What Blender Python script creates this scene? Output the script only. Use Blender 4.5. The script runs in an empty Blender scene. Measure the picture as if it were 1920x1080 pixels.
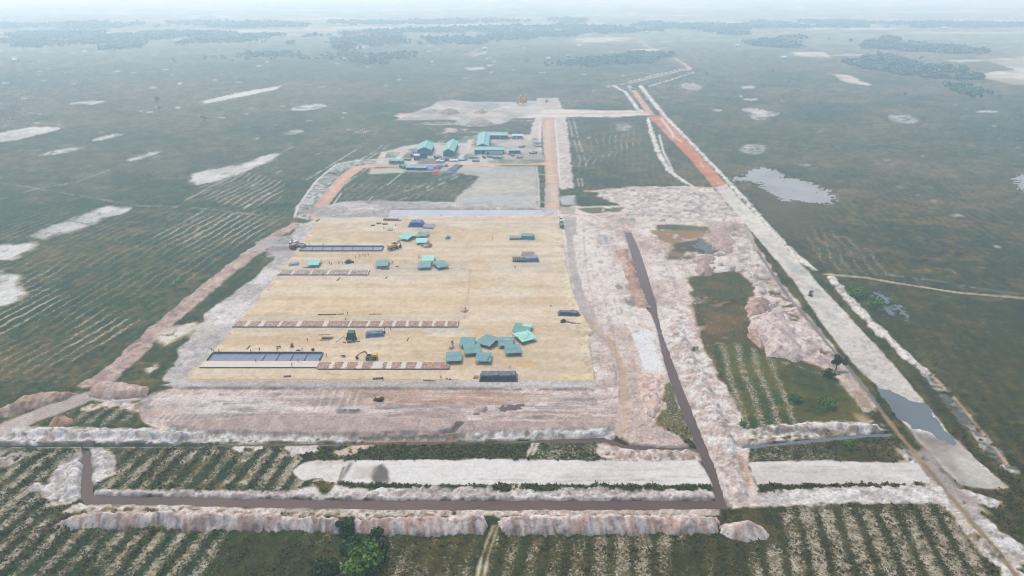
import bpy, bmesh, math, random
import numpy as np
from mathutils import Vector, Matrix, noise as mnoise
random.seed(7); RNG = np.random.default_rng(7)
SC = bpy.context.scene; COL = SC.collection
# ------------------------------------------------------------------ camera
CAM_H = 140.0; F = 1300.0; PITCH = math.atan(580.0 / 1300.0)
CP, SP = math.cos(PITCH), math.sin(PITCH)
def at(px, py, z=0.0):
    """ground point (height z) that the photograph shows at a pixel"""
    d = (px - 960.0) / F; e = (540.0 - py) / F
    dy = CP + e * SP; dz = -SP + e * CP
    t = (z - CAM_H) / dz
    return (d * t, dy * t)
def atv(px, py, z=0.0):
    x, y = at(px, py, z); return Vector((x, y, z))
def mpp(py):
    e = (540.0 - py) / F
    return -CAM_H / ((-SP + e * CP) * F)
cam = bpy.data.cameras.new('camera'); camo = bpy.data.objects.new('camera', cam); COL.objects.link(camo)
camo.location = (0, 0, CAM_H); camo.rotation_euler = (math.pi / 2 - PITCH, 0, 0)
cam.sensor_width = 36.0; cam.lens = 36.0 * F / 1920.0; cam.clip_start = 1.0; cam.clip_end = 60000.0
SC.camera = camo
# ------------------------------------------------------------------ light
SUN_EL, SUN_AZ = math.radians(62), math.radians(-28)      # azimuth measured from +Y towards +X
sd = bpy.data.lights.new('sun', 'SUN'); sd.energy = 1.5; sd.angle = math.radians(24); sd.color = (1.0, 0.95, 0.89)
so = bpy.data.objects.new('sun', sd); COL.objects.link(so)
sdir = Vector((math.sin(SUN_AZ) * math.cos(SUN_EL), math.cos(SUN_AZ) * math.cos(SUN_EL), math.sin(SUN_EL)))
so.rotation_euler = sdir.to_track_quat('Z', 'Y').to_euler(); so.location = (0, 0, 400)
W = bpy.data.worlds.new('World'); SC.world = W; W.use_nodes = True
nt = W.node_tree; nt.nodes.clear()
sky = nt.nodes.new('ShaderNodeTexSky'); sky.sky_type = 'NISHITA'; sky.sun_disc = False
sky.sun_elevation = SUN_EL; sky.sun_rotation = SUN_AZ; sky.dust_density = 3.0; sky.air_density = 1.0
bg = nt.nodes.new('ShaderNodeBackground'); bg.inputs['Strength'].default_value = 0.15
ow = nt.nodes.new('ShaderNodeOutputWorld')
nt.links.new(sky.outputs[0], bg.inputs[0]); nt.links.new(bg.outputs[0], ow.inputs[0])
SC.view_settings.view_transform = 'Standard'; SC.view_settings.look = 'None'
SC.view_settings.exposure = 0.92; SC.view_settings.gamma = 1.0
try:
    SC.cycles.use_denoising = True; SC.cycles.denoiser = "OPENIMAGEDENOISE"; SC.cycles.denoising_prefilter = "NONE"; SC.cycles.use_adaptive_sampling = False; SC.cycles.filter_width = 1.15; SC.cycles.max_bounces = 5; SC.cycles.volume_bounces = 3
    SC.cycles.diffuse_bounces = 2; SC.cycles.caustics_reflective = False; SC.cycles.caustics_refractive = False
except Exception: pass
# ------------------------------------------------------------------ helpers
def lin(c):
    return tuple(((v / 255.0) / 12.92 if v / 255.0 <= 0.04045 else ((v / 255.0 + 0.055) / 1.055) ** 2.4) for v in c)
def tag(o, label=None, cat=None, group=None, kind=None):
    if label: o['label'] = label
    if cat: o['category'] = cat
    if group: o['group'] = group
    if kind: o['kind'] = kind
    return o
def link(name, me, mat=None, parent=None):
    o = bpy.data.objects.new(name, me); COL.objects.link(o)
    if mat is not None:
        me.materials.clear(); me.materials.append(mat)
    if parent is not None: o.parent = parent
    return o
def empty(name, loc, rz=0.0):
    o = bpy.data.objects.new(name, None); COL.objects.link(o); o.empty_display_size = 0.5
    o.location = loc; o.rotation_euler = (0, 0, rz); return o
def copy_tree(o, parent=None):
    c = o.copy(); COL.objects.link(c)
    if parent is not None: c.parent = parent
    for ch in list(o.children): copy_tree(ch, c)
    return c
class MB:
    """collects simple solids and builds them as one mesh object"""
    def __init__(s): s.v = []; s.f = []
    def add(s, vs, fs):
        b = len(s.v); s.v += [tuple(p) for p in vs]; s.f += [tuple(b + i for i in f) for f in fs]; return s
    def box(s, c, d, rz=0.0, taper=1.0, ry=0.0):
        hx, hy, hz = d[0] / 2, d[1] / 2, d[2] / 2
        m = Matrix.Translation(c) @ Matrix.Rotation(rz, 4, 'Z') @ Matrix.Rotation(ry, 4, 'Y')
        vs = []
        for z in (-1, 1):
            t = taper if z > 0 else 1.0
            for x, y in ((-1, -1), (1, -1), (1, 1), (-1, 1)):
                vs.append(m @ Vector((x * hx * t, y * hy * t, z * hz)))
        return s.add(vs, [(3, 2, 1, 0), (4, 5, 6, 7), (0, 1, 5, 4), (1, 2, 6, 5), (2, 3, 7, 6), (3, 0, 4, 7)])
    def bar(s, a, b, w, h=None, n=None):
        a = Vector(a); b = Vector(b); h = h or w; d = b - a; L = d.length
        q = d.to_track_quat('X', 'Z').to_matrix().to_4x4()
        m = Matrix.Translation((a + b) / 2) @ q
        vs = [m @ Vector((x * L / 2, y * w / 2, z * h / 2)) for z in (-1, 1) for x, y in ((-1, -1), (1, -1), (1, 1), (-1, 1))]
        return s.add(vs, [(3, 2, 1, 0), (4, 5, 6, 7), (0, 1, 5, 4), (1, 2, 6, 5), (2, 3, 7, 6), (3, 0, 4, 7)])
    def cyl(s, a, b, r0, r1=None, n=12):
        a = Vector(a); b = Vector(b); r1 = r0 if r1 is None else r1
        q = (b - a).to_track_quat('Z', 'Y').to_matrix()
        vs = []
        for p, r in ((a, r0), (b, r1)):
            for i in range(n):
                t = 2 * math.pi * i / n; vs.append(p + q @ Vector((r * math.cos(t), r * math.sin(t), 0)))
        fs = [(i, (i + 1) % n, n + (i + 1) % n, n + i) for i in range(n)]
        fs += [tuple(range(n - 1, -1, -1)), tuple(range(n, 2 * n))]
        return s.add(vs, fs)
    def prism(s, prof, y0, y1):
        n = len(prof); vs = [(x, y0, z) for x, z in prof] + [(x, y1, z) for x, z in prof]
        fs = [(i, (i + 1) % n, n + (i + 1) % n, n + i) for i in range(n)] + [tuple(range(n - 1, -1, -1)), tuple(range(n, 2 * n))]
        return s.add(vs, fs)
    def build(s, name, mat, parent=None, bevel=0.0, smooth=False):
        me = bpy.data.meshes.new(name); me.from_pydata(s.v, [], s.f)
        bm = bmesh.new(); bm.from_mesh(me)
        bmesh.ops.recalc_face_normals(bm, faces=bm.faces)
        if bevel: bmesh.ops.bevel(bm, geom=bm.edges[:], offset=bevel, segments=1, affect='EDGES')
        bm.to_mesh(me); bm.free()
        if smooth: me.polygons.foreach_set('use_smooth', [True] * len(me.polygons))
        return link(name, me, mat, parent)
# ------------------------------------------------------------------ materials
MATS = {}; KALB = 0.47
def mat(name, rgb, rough=0.8, var=0.25, scale=1.0, rgb2=None, bump=0.0, metal=0.0, stretch=None, coord='Object', spec=0.3):
    if name in MATS: return MATS[name]
    m = bpy.data.materials.new(name); m.use_nodes = True; t = m.node_tree; N = t.nodes
    b = N['Principled BSDF']; b.inputs['Roughness'].default_value = rough; b.inputs['Metallic'].default_value = metal
    b.inputs['Specular IOR Level'].default_value = spec
    tc = N.new('ShaderNodeTexCoord'); mp = N.new('ShaderNodeMapping')
    if stretch: mp.inputs['Scale'].default_value = stretch
    nz = N.new('ShaderNodeTexNoise'); nz.inputs['Scale'].default_value = scale; nz.inputs['Detail'].default_value = 5
    nz.inputs['Roughness'].default_value = 0.65
    rp = N.new('ShaderNodeValToRGB'); rp.color_ramp.elements[0].position = 0.32; rp.color_ramp.elements[1].position = 0.68
    c = tuple(v * KALB for v in lin(rgb)); c2 = tuple(v * KALB for v in lin(rgb2)) if rgb2 else tuple(min(0.9, v * (1 + var)) for v in c)
    c1 = c if rgb2 else tuple(v * (1 - var) for v in c)
    rp.color_ramp.elements[0].color = (*c1, 1); rp.color_ramp.elements[1].color = (*c2, 1)
    t.links.new(tc.outputs[coord], mp.inputs[0]); t.links.new(mp.outputs[0], nz.inputs['Vector'])
    t.links.new(nz.outputs['Fac'], rp.inputs[0]); t.links.new(rp.outputs[0], b.inputs['Base Color'])
    if bump:
        bp = N.new('ShaderNodeBump'); bp.inputs['Strength'].default_value = bump; bp.inputs['Distance'].default_value = 0.15
        t.links.new(nz.outputs['Fac'], bp.inputs['Height']); t.links.new(bp.outputs[0], b.inputs['Normal'])
    MATS[name] = m; return m
def terrain_mat(name, rough=0.95, fine=0.9, amp=0.30, bump=0.5, cov=False):
    m = bpy.data.materials.new(name); m.use_nodes = True; t = m.node_tree; N = t.nodes
    b = N['Principled BSDF']; b.inputs['Roughness'].default_value = rough; b.inputs['Specular IOR Level'].default_value = 0.12
    at_ = N.new('ShaderNodeAttribute'); at_.attribute_name = 'Col'
    ge = N.new('ShaderNodeNewGeometry')
    nz = N.new('ShaderNodeTexNoise'); nz.inputs['Scale'].default_value = fine; nz.inputs['Detail'].default_value = 4
    nz.inputs['Roughness'].default_value = 0.7
    mr = N.new('ShaderNodeMapRange'); mr.inputs['From Min'].default_value = 0.3; mr.inputs['From Max'].default_value = 0.7
    mr.inputs['To Min'].default_value = 1 - amp; mr.inputs['To Max'].default_value = 1 + amp
    mx = N.new('ShaderNodeVectorMath'); mx.operation = 'SCALE'
    t.links.new(ge.outputs['Position'], nz.inputs['Vector']); t.links.new(nz.outputs['Fac'], mr.inputs['Value'])
    t.links.new(at_.outputs['Color'], mx.inputs[0]); t.links.new(mr.outputs[0], mx.inputs['Scale'])
    out = mx.outputs[0]
    if cov:                                             # bare sand showing between low plants
        ac = N.new('ShaderNodeAttribute'); ac.attribute_name = 'Cov'
        n2 = N.new('ShaderNodeTexNoise'); n2.inputs['Scale'].default_value = 1.35; n2.inputs['Detail'].default_value = 4; n2.inputs['Roughness'].default_value = 0.75
        t.links.new(ge.outputs['Position'], n2.inputs['Vector'])
        a1 = N.new('ShaderNodeMath'); a1.operation = 'MULTIPLY_ADD'; a1.inputs[1].default_value = 0.44; a1.inputs[2].default_value = -0.72
        t.links.new(ac.outputs['Fac'], a1.inputs[0])
        a2 = N.new('ShaderNodeMath'); a2.operation = 'ADD'; t.links.new(a1.outputs[0], a2.inputs[0]); t.links.new(n2.outputs['Fac'], a2.inputs[1])
        m2 = N.new('ShaderNodeMapRange'); m2.inputs['From Min'].default_value = -0.09; m2.inputs['From Max'].default_value = 0.07; m2.interpolation_type = 'SMOOTHSTEP'
        t.links.new(a2.outputs[0], m2.inputs['Value'])
        n3 = N.new('ShaderNodeTexNoise'); n3.inputs['Scale'].default_value = 0.4; t.links.new(ge.outputs['Position'], n3.inputs['Vector'])
        rp = N.new('ShaderNodeValToRGB'); rp.color_ramp.elements[0].position = 0.35; rp.color_ramp.elements[1].position = 0.65
        rp.color_ramp.elements[0].color = (*[v * 0.45 for v in lin((138, 128, 98))], 1); rp.color_ramp.elements[1].color = (*[v * 0.45 for v in lin((204, 194, 170))], 1)
        t.links.new(n3.outputs['Fac'], rp.inputs[0])
        mm = N.new('ShaderNodeMixRGB'); t.links.new(m2.outputs[0], mm.inputs['Fac']); t.links.new(out, mm.inputs['Color1']); t.links.new(rp.outputs[0], mm.inputs['Color2'])
        out = mm.outputs[0]
    t.links.new(out, b.inputs['Base Color'])
    bp = N.new('ShaderNodeBump'); bp.inputs['Strength'].default_value = bump; bp.inputs['Distance'].default_value = 0.25
    t.links.new(nz.outputs['Fac'], bp.inputs['Height']); t.links.new(bp.outputs[0], b.inputs['Normal'])
    return m
TERR = terrain_mat('terrain', cov=True, fine=1.3, amp=.34); ROADM = terrain_mat('graded_sand', fine=.9, amp=.12, bump=.3); PADM = terrain_mat('platform_sand', fine=.8, amp=.10, bump=.25); HEAPM = terrain_mat('loose_sand', fine=1.4, amp=0.22, bump=0.7)
def water_mat(name, rgb, rough=0.12, spec=.5):
    m = bpy.data.materials.new(name); m.use_nodes = True; t = m.node_tree; N = t.nodes
    b = N['Principled BSDF']; b.inputs['Roughness'].default_value = rough; b.inputs['IOR'].default_value = 1.33; b.inputs['Specular IOR Level'].default_value = spec
    ge = N.new('ShaderNodeNewGeometry'); nz = N.new('ShaderNodeTexNoise'); nz.inputs['Scale'].default_value = 0.05; nz.inputs['Detail'].default_value = 4
    rp = N.new('ShaderNodeValToRGB'); c = lin(rgb)
    rp.color_ramp.elements[0].position = 0.3; rp.color_ramp.elements[1].position = 0.7
    rp.color_ramp.elements[0].color = (*[v * 0.88 for v in c], 1); rp.color_ramp.elements[1].color = (*[v * 1.12 for v in c], 1)
    t.links.new(ge.outputs['Position'], nz.inputs['Vector']); t.links.new(nz.outputs['Fac'], rp.inputs[0]); t.links.new(rp.outputs[0], b.inputs['Base Color'])
    n2 = N.new('ShaderNodeTexNoise'); n2.inputs['Scale'].default_value = 1.5; bp = N.new('ShaderNodeBump'); bp.inputs['Strength'].default_value = 0.06
    t.links.new(ge.outputs['Position'], n2.inputs['Vector']); t.links.new(n2.outputs['Fac'], bp.inputs['Height']); t.links.new(bp.outputs[0], b.inputs['Normal'])
    return m
# ------------------------------------------------------------------ numeric noise and distance
def vnoise(x, y, seed=0):
    xi = np.floor(x); yi = np.floor(y); fx = x - xi; fy = y - yi
    fx = fx * fx * (3 - 2 * fx); fy = fy * fy * (3 - 2 * fy)
    xi = xi.astype(np.int64); yi = yi.astype(np.int64)
    def h(a, b):
        n = (a * 374761393 + b * 668265263 + seed * 362437) & 0xffffffff
        n = ((n ^ (n >> 13)) * 1274126177) & 0xffffffff
        n = ((n ^ (n >> 15)) * 2246822519) & 0xffffffff
        return ((n ^ (n >> 16)) & 0xffffff) / float(0xffffff)
    a = h(xi, yi); b = h(xi + 1, yi); c = h(xi, yi + 1); d = h(xi + 1, yi + 1)
    return (a + (b - a) * fx) * (1 - fy) + (c + (d - c) * fx) * fy
def fbm(x, y, wl, octv=4, seed=0, cell=None, gain=0.55):
    s = np.zeros_like(x); a = 1.0; tot = 0.0
    for o in range(octv):
        n = vnoise(x / wl + 13.7 * o, y / wl - 7.1 * o, seed + o * 17)
        if cell is not None: n = 0.5 + (n - 0.5) * np.clip(wl / cell - 0.8, 0.0, 1.0)
        s += a * n; tot += a; a *= gain; wl *= 0.5
    return s / tot
def grain(x, y, cell, seed, k=2.0):
    """noise in the ground whose grain is never finer than the mesh can carry"""
    lv = np.clip(np.ceil(np.log2(np.maximum(cell * k, .5))), -1, 9); out = np.full(x.shape, .5)
    for l in np.unique(lv):
        i = np.nonzero(lv == l)[0]; w = 2.0 ** l; out[i] = vnoise(x[i] / w + l * 3.7, y[i] / w, seed + int(l) * 5)
    return out
def sdf(poly, x, y):
    d = np.full(x.shape, 1e18); ins = np.zeros(x.shape, bool); n = len(poly)
    for i in range(n):
        ax, ay = poly[i]; bx, by = poly[(i + 1) % n]
        ex, ey = bx - ax, by - ay; wx, wy = x - ax, y - ay
        t = np.clip((wx * ex + wy * ey) / max(ex * ex + ey * ey, 1e-9), 0, 1)
        d = np.minimum(d, (wx - ex * t) ** 2 + (wy - ey * t) ** 2)
        c = (ay <= y) != (by <= y)
        if ay != by: ins ^= c & (x < ax + (y - ay) / (by - ay) * ex)
    d = np.sqrt(d); return np.where(ins, -d, d)
def sstep(a, b, v):
    t = np.clip((v - a) / (b - a), 0, 1); return t * t * (3 - 2 * t)
def strip(pts, w):
    """outline (pixels) of a band that follows pts; w = width in pixels, one number or one per point"""
    if not hasattr(w, '__len__'): w = [w] * len(pts)
    L = []; R = []
    for i, (x, y) in enumerate(pts):
        a = pts[max(0, i - 1)]; b = pts[min(len(pts) - 1, i + 1)]
        A = Vector(at(*a)); B = Vector(at(*b)); t = (B - A).normalized(); n = Vector((-t.y, t.x))
        P = Vector(at(x, y)); hw = w[i] * mpp(y) / 2
        L.append(tuple(P + n * hw)); R.append(tuple(P - n * hw))
    return ('w', L + R[::-1])
def world(poly):
    return poly[1] if isinstance(poly, tuple) and poly[0] == 'w' else [at(*p) for p in poly]
# ------------------------------------------------------------------ terrain sheet (vertices closer together near the viewer)
def axis(segs):
    out = []
    for a, b, st in segs:
        n = max(1, int(round(abs(b - a) / st))); out += [a + (b - a) * i / n for i in range(n)]
    out.append(segs[-1][1]); return np.array(out)
us = axis([(-1500, -150, 12), (-150, 2070, 1.875), (2070, 3400, 12)])
vs_ = axis([(-22, -8, 1.0), (-8, 1110, 1.8), (1110, 1500, 6), (1500, 3400, 60)])
NU, NV = len(us), len(vs_)
UU, VV = np.meshgrid(us, vs_)
_d = (UU - 960) / F; _e = (540 - VV) / F
_t = -CAM_H / (-SP + _e * CP)
X = (_d * _t).ravel(); Y = ((CP + _e * SP) * _t).ravel(); DIST = np.sqrt(X * X + Y * Y + CAM_H ** 2)
_dep = CAM_H / DIST
CELL = (1.85 * DIST / F) * np.sqrt(1.0 / _dep)           # mean size of a cell, m
U = UU.ravel(); V = VV.ravel()
Z = np.zeros_like(X); NP = len(X)
REG = np.zeros(NP, np.int32)
# rows the heath was planted in
rv = Vector(((1200 - 960) / F, CP + (580 / F) * SP)).normalized()
ROW = (X * rv.y - Y * rv.x); ROWL = X * rv.x + Y * rv.y
N1 = fbm(X, Y, 300, 4, 1, CELL); N2 = fbm(X, Y, 60, 4, 2, CELL); N3 = fbm(X, Y, 9, 4, 3, CELL); N4 = fbm(X, Y, 2.4, 3, 4, CELL)
N5 = fbm(X, Y, 22, 4, 5, CELL)
NS = fbm(X * 0.28, Y, 9, 4, 6, CELL)                     # streaks that run left to right
def c3(rgb): return np.array(lin(rgb))
def mixc(a, b, t): return c3(a)[None, :] * (1 - t[:, None]) + c3(b)[None, :] * t[:, None]
def st(n, lo=0.36, hi=0.64): return sstep(lo, hi, n)
nearf = sstep(330, 260, DIST); roww = ROW + (N2 - 0.5) * (9.0 - 6.0 * nearf) + (N5 - 0.5) * (4.5 - 3.2 * nearf)
ph = 2 * math.pi * roww / 5.7
RP = 0.5 + 0.5 * np.cos(ph)                              # 1 on the bare bands, 0 on the planted ones
rowvis = np.clip(9.0 / (CELL * 2.4) - 0.8, 0, 1)
RPv = 0.5 + (RP - 0.5) * rowvis
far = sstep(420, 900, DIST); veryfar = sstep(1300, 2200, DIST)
side = sstep(-60, 120, X)
leafy = mixc((44, 70, 38), (58, 64, 24), side)
dry = mixc((84, 88, 54), (98, 90, 46), side)
tdry = np.clip(0.42 + (N2 - 0.5) * 2.2 + (N1 - 0.5) * 1.5 + (N3 - 0.5) * 1.3 + (RPv - 0.5) * 0.75, 0, 1)[:, None]
C = leafy * (1 - tdry) + dry * tdry
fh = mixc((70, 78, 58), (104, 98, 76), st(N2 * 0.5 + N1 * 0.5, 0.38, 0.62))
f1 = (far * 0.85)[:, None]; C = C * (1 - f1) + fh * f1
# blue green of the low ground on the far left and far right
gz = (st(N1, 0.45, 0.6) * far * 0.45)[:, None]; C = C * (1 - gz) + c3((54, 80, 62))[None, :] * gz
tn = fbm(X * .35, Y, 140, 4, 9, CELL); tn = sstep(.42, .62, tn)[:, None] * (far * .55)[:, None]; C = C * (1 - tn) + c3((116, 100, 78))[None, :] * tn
vf = (veryfar * .75)[:, None]; C = C * (1 - vf) + mixc((132, 150, 136), (164, 170, 150), st(N2)) * vf  # heath paled with distance: extra haze put into the colour
G1 = grain(X, Y, CELL, 201, 1.0); G2 = grain(X, Y, CELL, 301, 2.6); G3 = grain(X, Y, CELL, 401, 7.0)
tg = np.clip((G2 - .5) * .9 + (G3 - .5) * .7, -.45, .45)[:, None]
C = C * (1 - np.abs(tg)) + np.where(tg > 0, mixc((116, 112, 84), (124, 108, 84), G3), mixc((38, 62, 40), (44, 58, 32), G3)) * np.abs(tg)
C *= (0.70 + 0.60 * N4)[:, None] * (0.80 + 0.40 * N3)[:, None] * (.5 + 1.0 * G1)[:, None]
Z += (N4 - 0.5) * 0.9 * (1 - far) + (N3 - 0.5) * 0.7
COV = 0.03 + 0.09 * st(N5, 0.55, 0.75) + 0.0 * X         # share of bare sand showing through
BARE = np.zeros(NP); PM = np.zeros(NP); RO = np.zeros(NP)
def mask(poly, amp=1.0, wl=6.0, soft=0.6, seed=11, octv=4):
    P = world(poly); m = amp + soft + 1.0
    x0 = min(p[0] for p in P) - m; x1 = max(p[0] for p in P) + m; y0 = min(p[1] for p in P) - m; y1 = max(p[1] for p in P) + m
    i = np.nonzero((X > x0) & (X < x1) & (Y > y0) & (Y < y1))[0]
    if not len(i): return i, np.zeros(0), np.zeros(0)
    s = sdf(P, X[i], Y[i])
    if amp: s = s + (fbm(X[i], Y[i], wl, octv, seed) - 0.5) * 2 * amp
    sf = np.maximum(soft, CELL[i] * 0.5)
    return i, np.clip(0.5 - s / sf, 0, 1), s
def paint(poly, a, b=None, noise=None, amp=1.0, wl=6.0, soft=0.6, alpha=1.0, cover=None, reg=None, bare=1.0, seed=11, lo=0.36, hi=0.64, z=None, rough=0.0, crough=2.0, keep=False):
    i, m, s = mask(poly, amp, wl, soft, seed)
    if not len(i): return
    if cover is not None:
        n = 0.5 + (0.5 * N4[i] + 0.5 * N3[i] - 0.5) * 1.4
        thr = 0.78 - 0.56 * cover; m = m * sstep(thr - 0.09, thr + 0.09, n)
    m = m * alpha
    nn = N3 if noise is None else noise
    col = mixc(a, b if b else a, st(nn[i], lo, hi))
    C[i] = C[i] * (1 - m[:, None]) + col * m[:, None]
    BARE[i] = BARE[i] * (1 - m) + m * bare; PM[i] = np.maximum(PM[i], m)
    if z is not None: Z[i] = Z[i] * (1 - m) + z * m
    elif not keep: Z[i] = Z[i] * (1 - 0.8 * m)
    RO[i] *= 1 - m
    if rough: RO[i] = np.maximum(RO[i], m * min(1, .35 + rough)); Z[i] += m * (fbm(X[i], Y[i], crough, 3, seed + 3) - 0.5) * 2 * rough
    if reg is not None: REG[i[m > 0.5]] = reg
def cover(poly, c, rows=0.0, amp=4.0, soft=6.0, tint=None, talpha=0.5, p=1.3):
    i, m, s = mask(poly, amp, 18.0, soft, 23)
    if not len(i): return
    D = (1 - RP[i]) ** p; irr = .25 + 1.3 * st(N5[i], .3, .62)
    v = np.where(DIST[i] > 330, c + rows * (RP[i] ** 3 * 1.25 - .39) * 2 * irr, c * (1.12 - min(.95, 3 * rows) * D * np.clip(irr, .6, 1.15)) + (N5[i] - .5) * .30 - c * .45 * sstep(.52, .66, fbm(X[i], Y[i], 24, 3, 711)) - c * .25 * sstep(.5, .75, vnoise(X[i] / 5, Y[i] / 5, 713)) + .04)
    dk = (m * D * min(.5, rows * 1.2))[:, None] * (DIST[i] < 330)[:, None]; C[i] = C[i] * (1 - dk) + c3((46, 60, 30))[None, :] * dk; COV[i] = COV[i] * (1 - m) + v * m
    if tint:
        k = (m * talpha)[:, None]; C[i] = C[i] * (1 - k) + c3(tint)[None, :] * k * (0.72 + 0.56 * N4[i])[:, None]
def regrow(poly, cov, a, b, amp=2.5, rows=0.0):
    """low scrub over bare ground"""
    i, m, s = mask(poly, amp, 6, 1.2, 47); k = m[:, None]
    col = mixc(a, b, st(N3[i])) * (.7 + .6 * N4[i])[:, None]; C[i] = C[i] * (1 - k) + col * k
    BARE[i] *= 1 - m; PM[i] *= 1 - m; RO[i] *= 1 - m; COV[i] = COV[i] * (1 - m) + m * (cov + rows * (RP[i] - .5) * 2)
def carve(poly, depth, bank=2.0, amp=0.35):
    i, m, s = mask(poly, 0, 6, 0.6)
    s = s + (fbm(X[i], Y[i], 2.5, 3, 31) - 0.5) * 2 * amp
    k = sstep(bank * 0.55, -bank * 0.45, s)
    Z[i] = Z[i] * (1 - k) - depth * k; BARE[i] = np.maximum(BARE[i], sstep(1.5, .5, s))
def ridge(pts, w, h, amp=1.0, wl=3.0, ribs=0.0, rib_wl=3.0):
    """raises a bank of loose sand; w in pixels, h in metres"""
    P = world(strip(pts, w)); m = 4.0
    x0 = min(p[0] for p in P) - m; x1 = max(p[0] for p in P) + m; y0 = min(p[1] for p in P) - m; y1 = max(p[1] for p in P) + m
    i = np.nonzero((X > x0) & (X < x1) & (Y > y0) & (Y < y1))[0]
    s = sdf(P, X[i], Y[i]) + (fbm(X[i], Y[i], wl, 3, 41) - 0.5) * 2 * amp
    inr = max(1.0, np.median([w[k] * mpp(p[1]) for k, p in enumerate(pts)] if hasattr(w, '__len__') else [w * mpp(p[1]) for p in pts]) / 2)
    t = np.clip(-s / inr, 0, 1); e = 1 - (1 - t) ** 1.8
    lump = 0.15 + 1.7 * fbm(X[i], Y[i], wl * 1.3, 5, 43, None, .75)
    Z[i] += h * e * lump; RO[i] = np.maximum(RO[i], e * .9)
# ---- far land: pale fields, clearings
SAND = (228, 219, 214); SAND2 = (205, 192, 186); PINK = (206, 186, 180); PINK2 = (186, 164, 158)
for k in range(60):                                     # pale bare fields near the horizon
    px = RNG.uniform(-200, 2100); py = RNG.uniform(2, 66) if px < 1000 else RNG.uniform(2, 56)
    w = RNG.uniform(20, 130) * (1.3 if py < 30 else 1); h = RNG.uniform(0.6, 2.4)
    paint([(px - w, py), (px, py - h), (px + w, py - h * .3), (px + w * .6, py + h)], (210, 205, 196), (160, 160, 140), N2, amp=12, wl=90, soft=10, alpha=0.8)
for (x0, x1, y, h) in ((-100, 330, 62, 3), (300, 640, 57, 3), (560, 910, 52, 4), (600, 1130, 46, 3), (1060, 1190, 73, 4), (1080, 1170, 77, 3), (1570, 1690, 54, 3), (1660, 1960, 61, 3), (1690, 1960, 39, 2), (1340, 1420, 57, 3), (1510, 1570, 54, 2), (640, 690, 89, 4), (640, 660, 108, 4), (1550, 1640, 103, 3), (1480, 1540, 100, 3), (1700, 1800, 98, 2)):
    paint([(x0, y + h * .5), (x0 + (x1 - x0) * .3, y - h * .5), (x1, y - h * .6), (x1 - 10, y + h * .3), ((x0 + x1) / 2, y + h * .6)], (226, 220, 208), (180, 176, 158), NS, amp=8, wl=60, soft=8, alpha=0.9)
for P in ([(1850, 112), (1925, 105), (1930, 160), (1895, 158), (1870, 150), (1800, 140), (1850, 138), (1900, 130)], [(1555, 138), (1600, 142), (1625, 158), (1590, 156)], [(1480, 98), (1545, 98), (1560, 108), (1500, 106)],
          [(868, 102), (905, 98), (910, 92), (914, 92), (912, 100), (890, 105)], [(875, 127), (910, 126), (912, 129), (880, 132)], [(1765, 112), (1850, 113), (1800, 117)], [(1180, 92), (1240, 92), (1230, 97)]):
    paint(P, (228, 220, 208), (170, 164, 148), N2, amp=10, wl=40, soft=5, alpha=0.85)
# ---- bare sandy hollows in the heath
def blob(cx, cy, a, b, tilt=0.0, n=14):
    return [(cx + a * math.cos(t) , cy + b * math.sin(t) - tilt * a * math.cos(t)) for t in (2 * math.pi * k / n for k in range(n))]
HOLL = [[(-60, 258), (0, 248), (60, 238), (117, 239), (95, 247), (30, 262), (-60, 275)], [(355, 340), (362, 328), (385, 320), (425, 314), (470, 303), (505, 289), (528, 288), (505, 302), (455, 322), (418, 337), (370, 346)],
        [(67, 440), (100, 421), (150, 404), (200, 388), (250, 386), (232, 396), (190, 412), (130, 436), (84, 446)], [(-80, 470), (0, 455), (75, 457), (35, 482), (-80, 500)], [(-80, 510), (20, 512), (58, 548), (28, 568), (-80, 590)],
        [(375, 191), (450, 173), (525, 161), (515, 168), (440, 184), (385, 194)]]
for P in HOLL: paint(P, (222, 220, 218), (196, 194, 192), N5, amp=6, wl=8, soft=4, z=-0.2); paint(P, (92, 100, 78), amp=2, wl=5, soft=3, cover=.22, alpha=.7, bare=0)
for (cx, cy, a, b, ti) in ((165, 193, 36, 3.4, .06), (118, 283, 42, 4, .18), (201, 257, 30, 3.5, .2), (268, 293, 30, 4.5, .3), (550, 248, 18, 4, .1), (580, 201, 34, 5, .1), (1424, 216, 20, 9, 0), (1415, 208, 25, 4.5, -.1), (1440, 213, 22, 5, 0), (1693, 223, 29, 9.5, -.1),
                          (1412, 280, 24, 10, 0), (1408, 186, 13, 2.5, 0), (1343, 207, 8, 2, 0), (1510, 310, 10, 2.5, 0), (1296, 162, 20, 7, -.1), (1168, 239, 15, 7, 0), (1795, 404, 9, 2.5, 0), (1850, 209, 22, 2.2, 0), (1402, 163, 14, 3, 0), (1770, 610, 4, 1.6, 0), (1868, 462, 4, 2, 0)):
    paint(blob(cx, cy, a, b, ti), (215, 212, 212), (120, 125, 118), N3, amp=2.5, wl=7, soft=3, cover=0.62 if b > 6 else 0.75)
for k in range(150):                                    # small pale scrapes
    px = RNG.uniform(-100, 1250); py = 60 + 200 * RNG.random() ** 1.3
    if 690 < px < 1100 and py > 170: continue
    a = RNG.uniform(2.5, 8); paint(blob(px, py, a, RNG.uniform(.9, 1.7), .08, 8), (222, 220, 218), (190, 188, 184), N3, amp=1.5, wl=8, soft=2, alpha=RNG.uniform(.5, .95))
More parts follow.
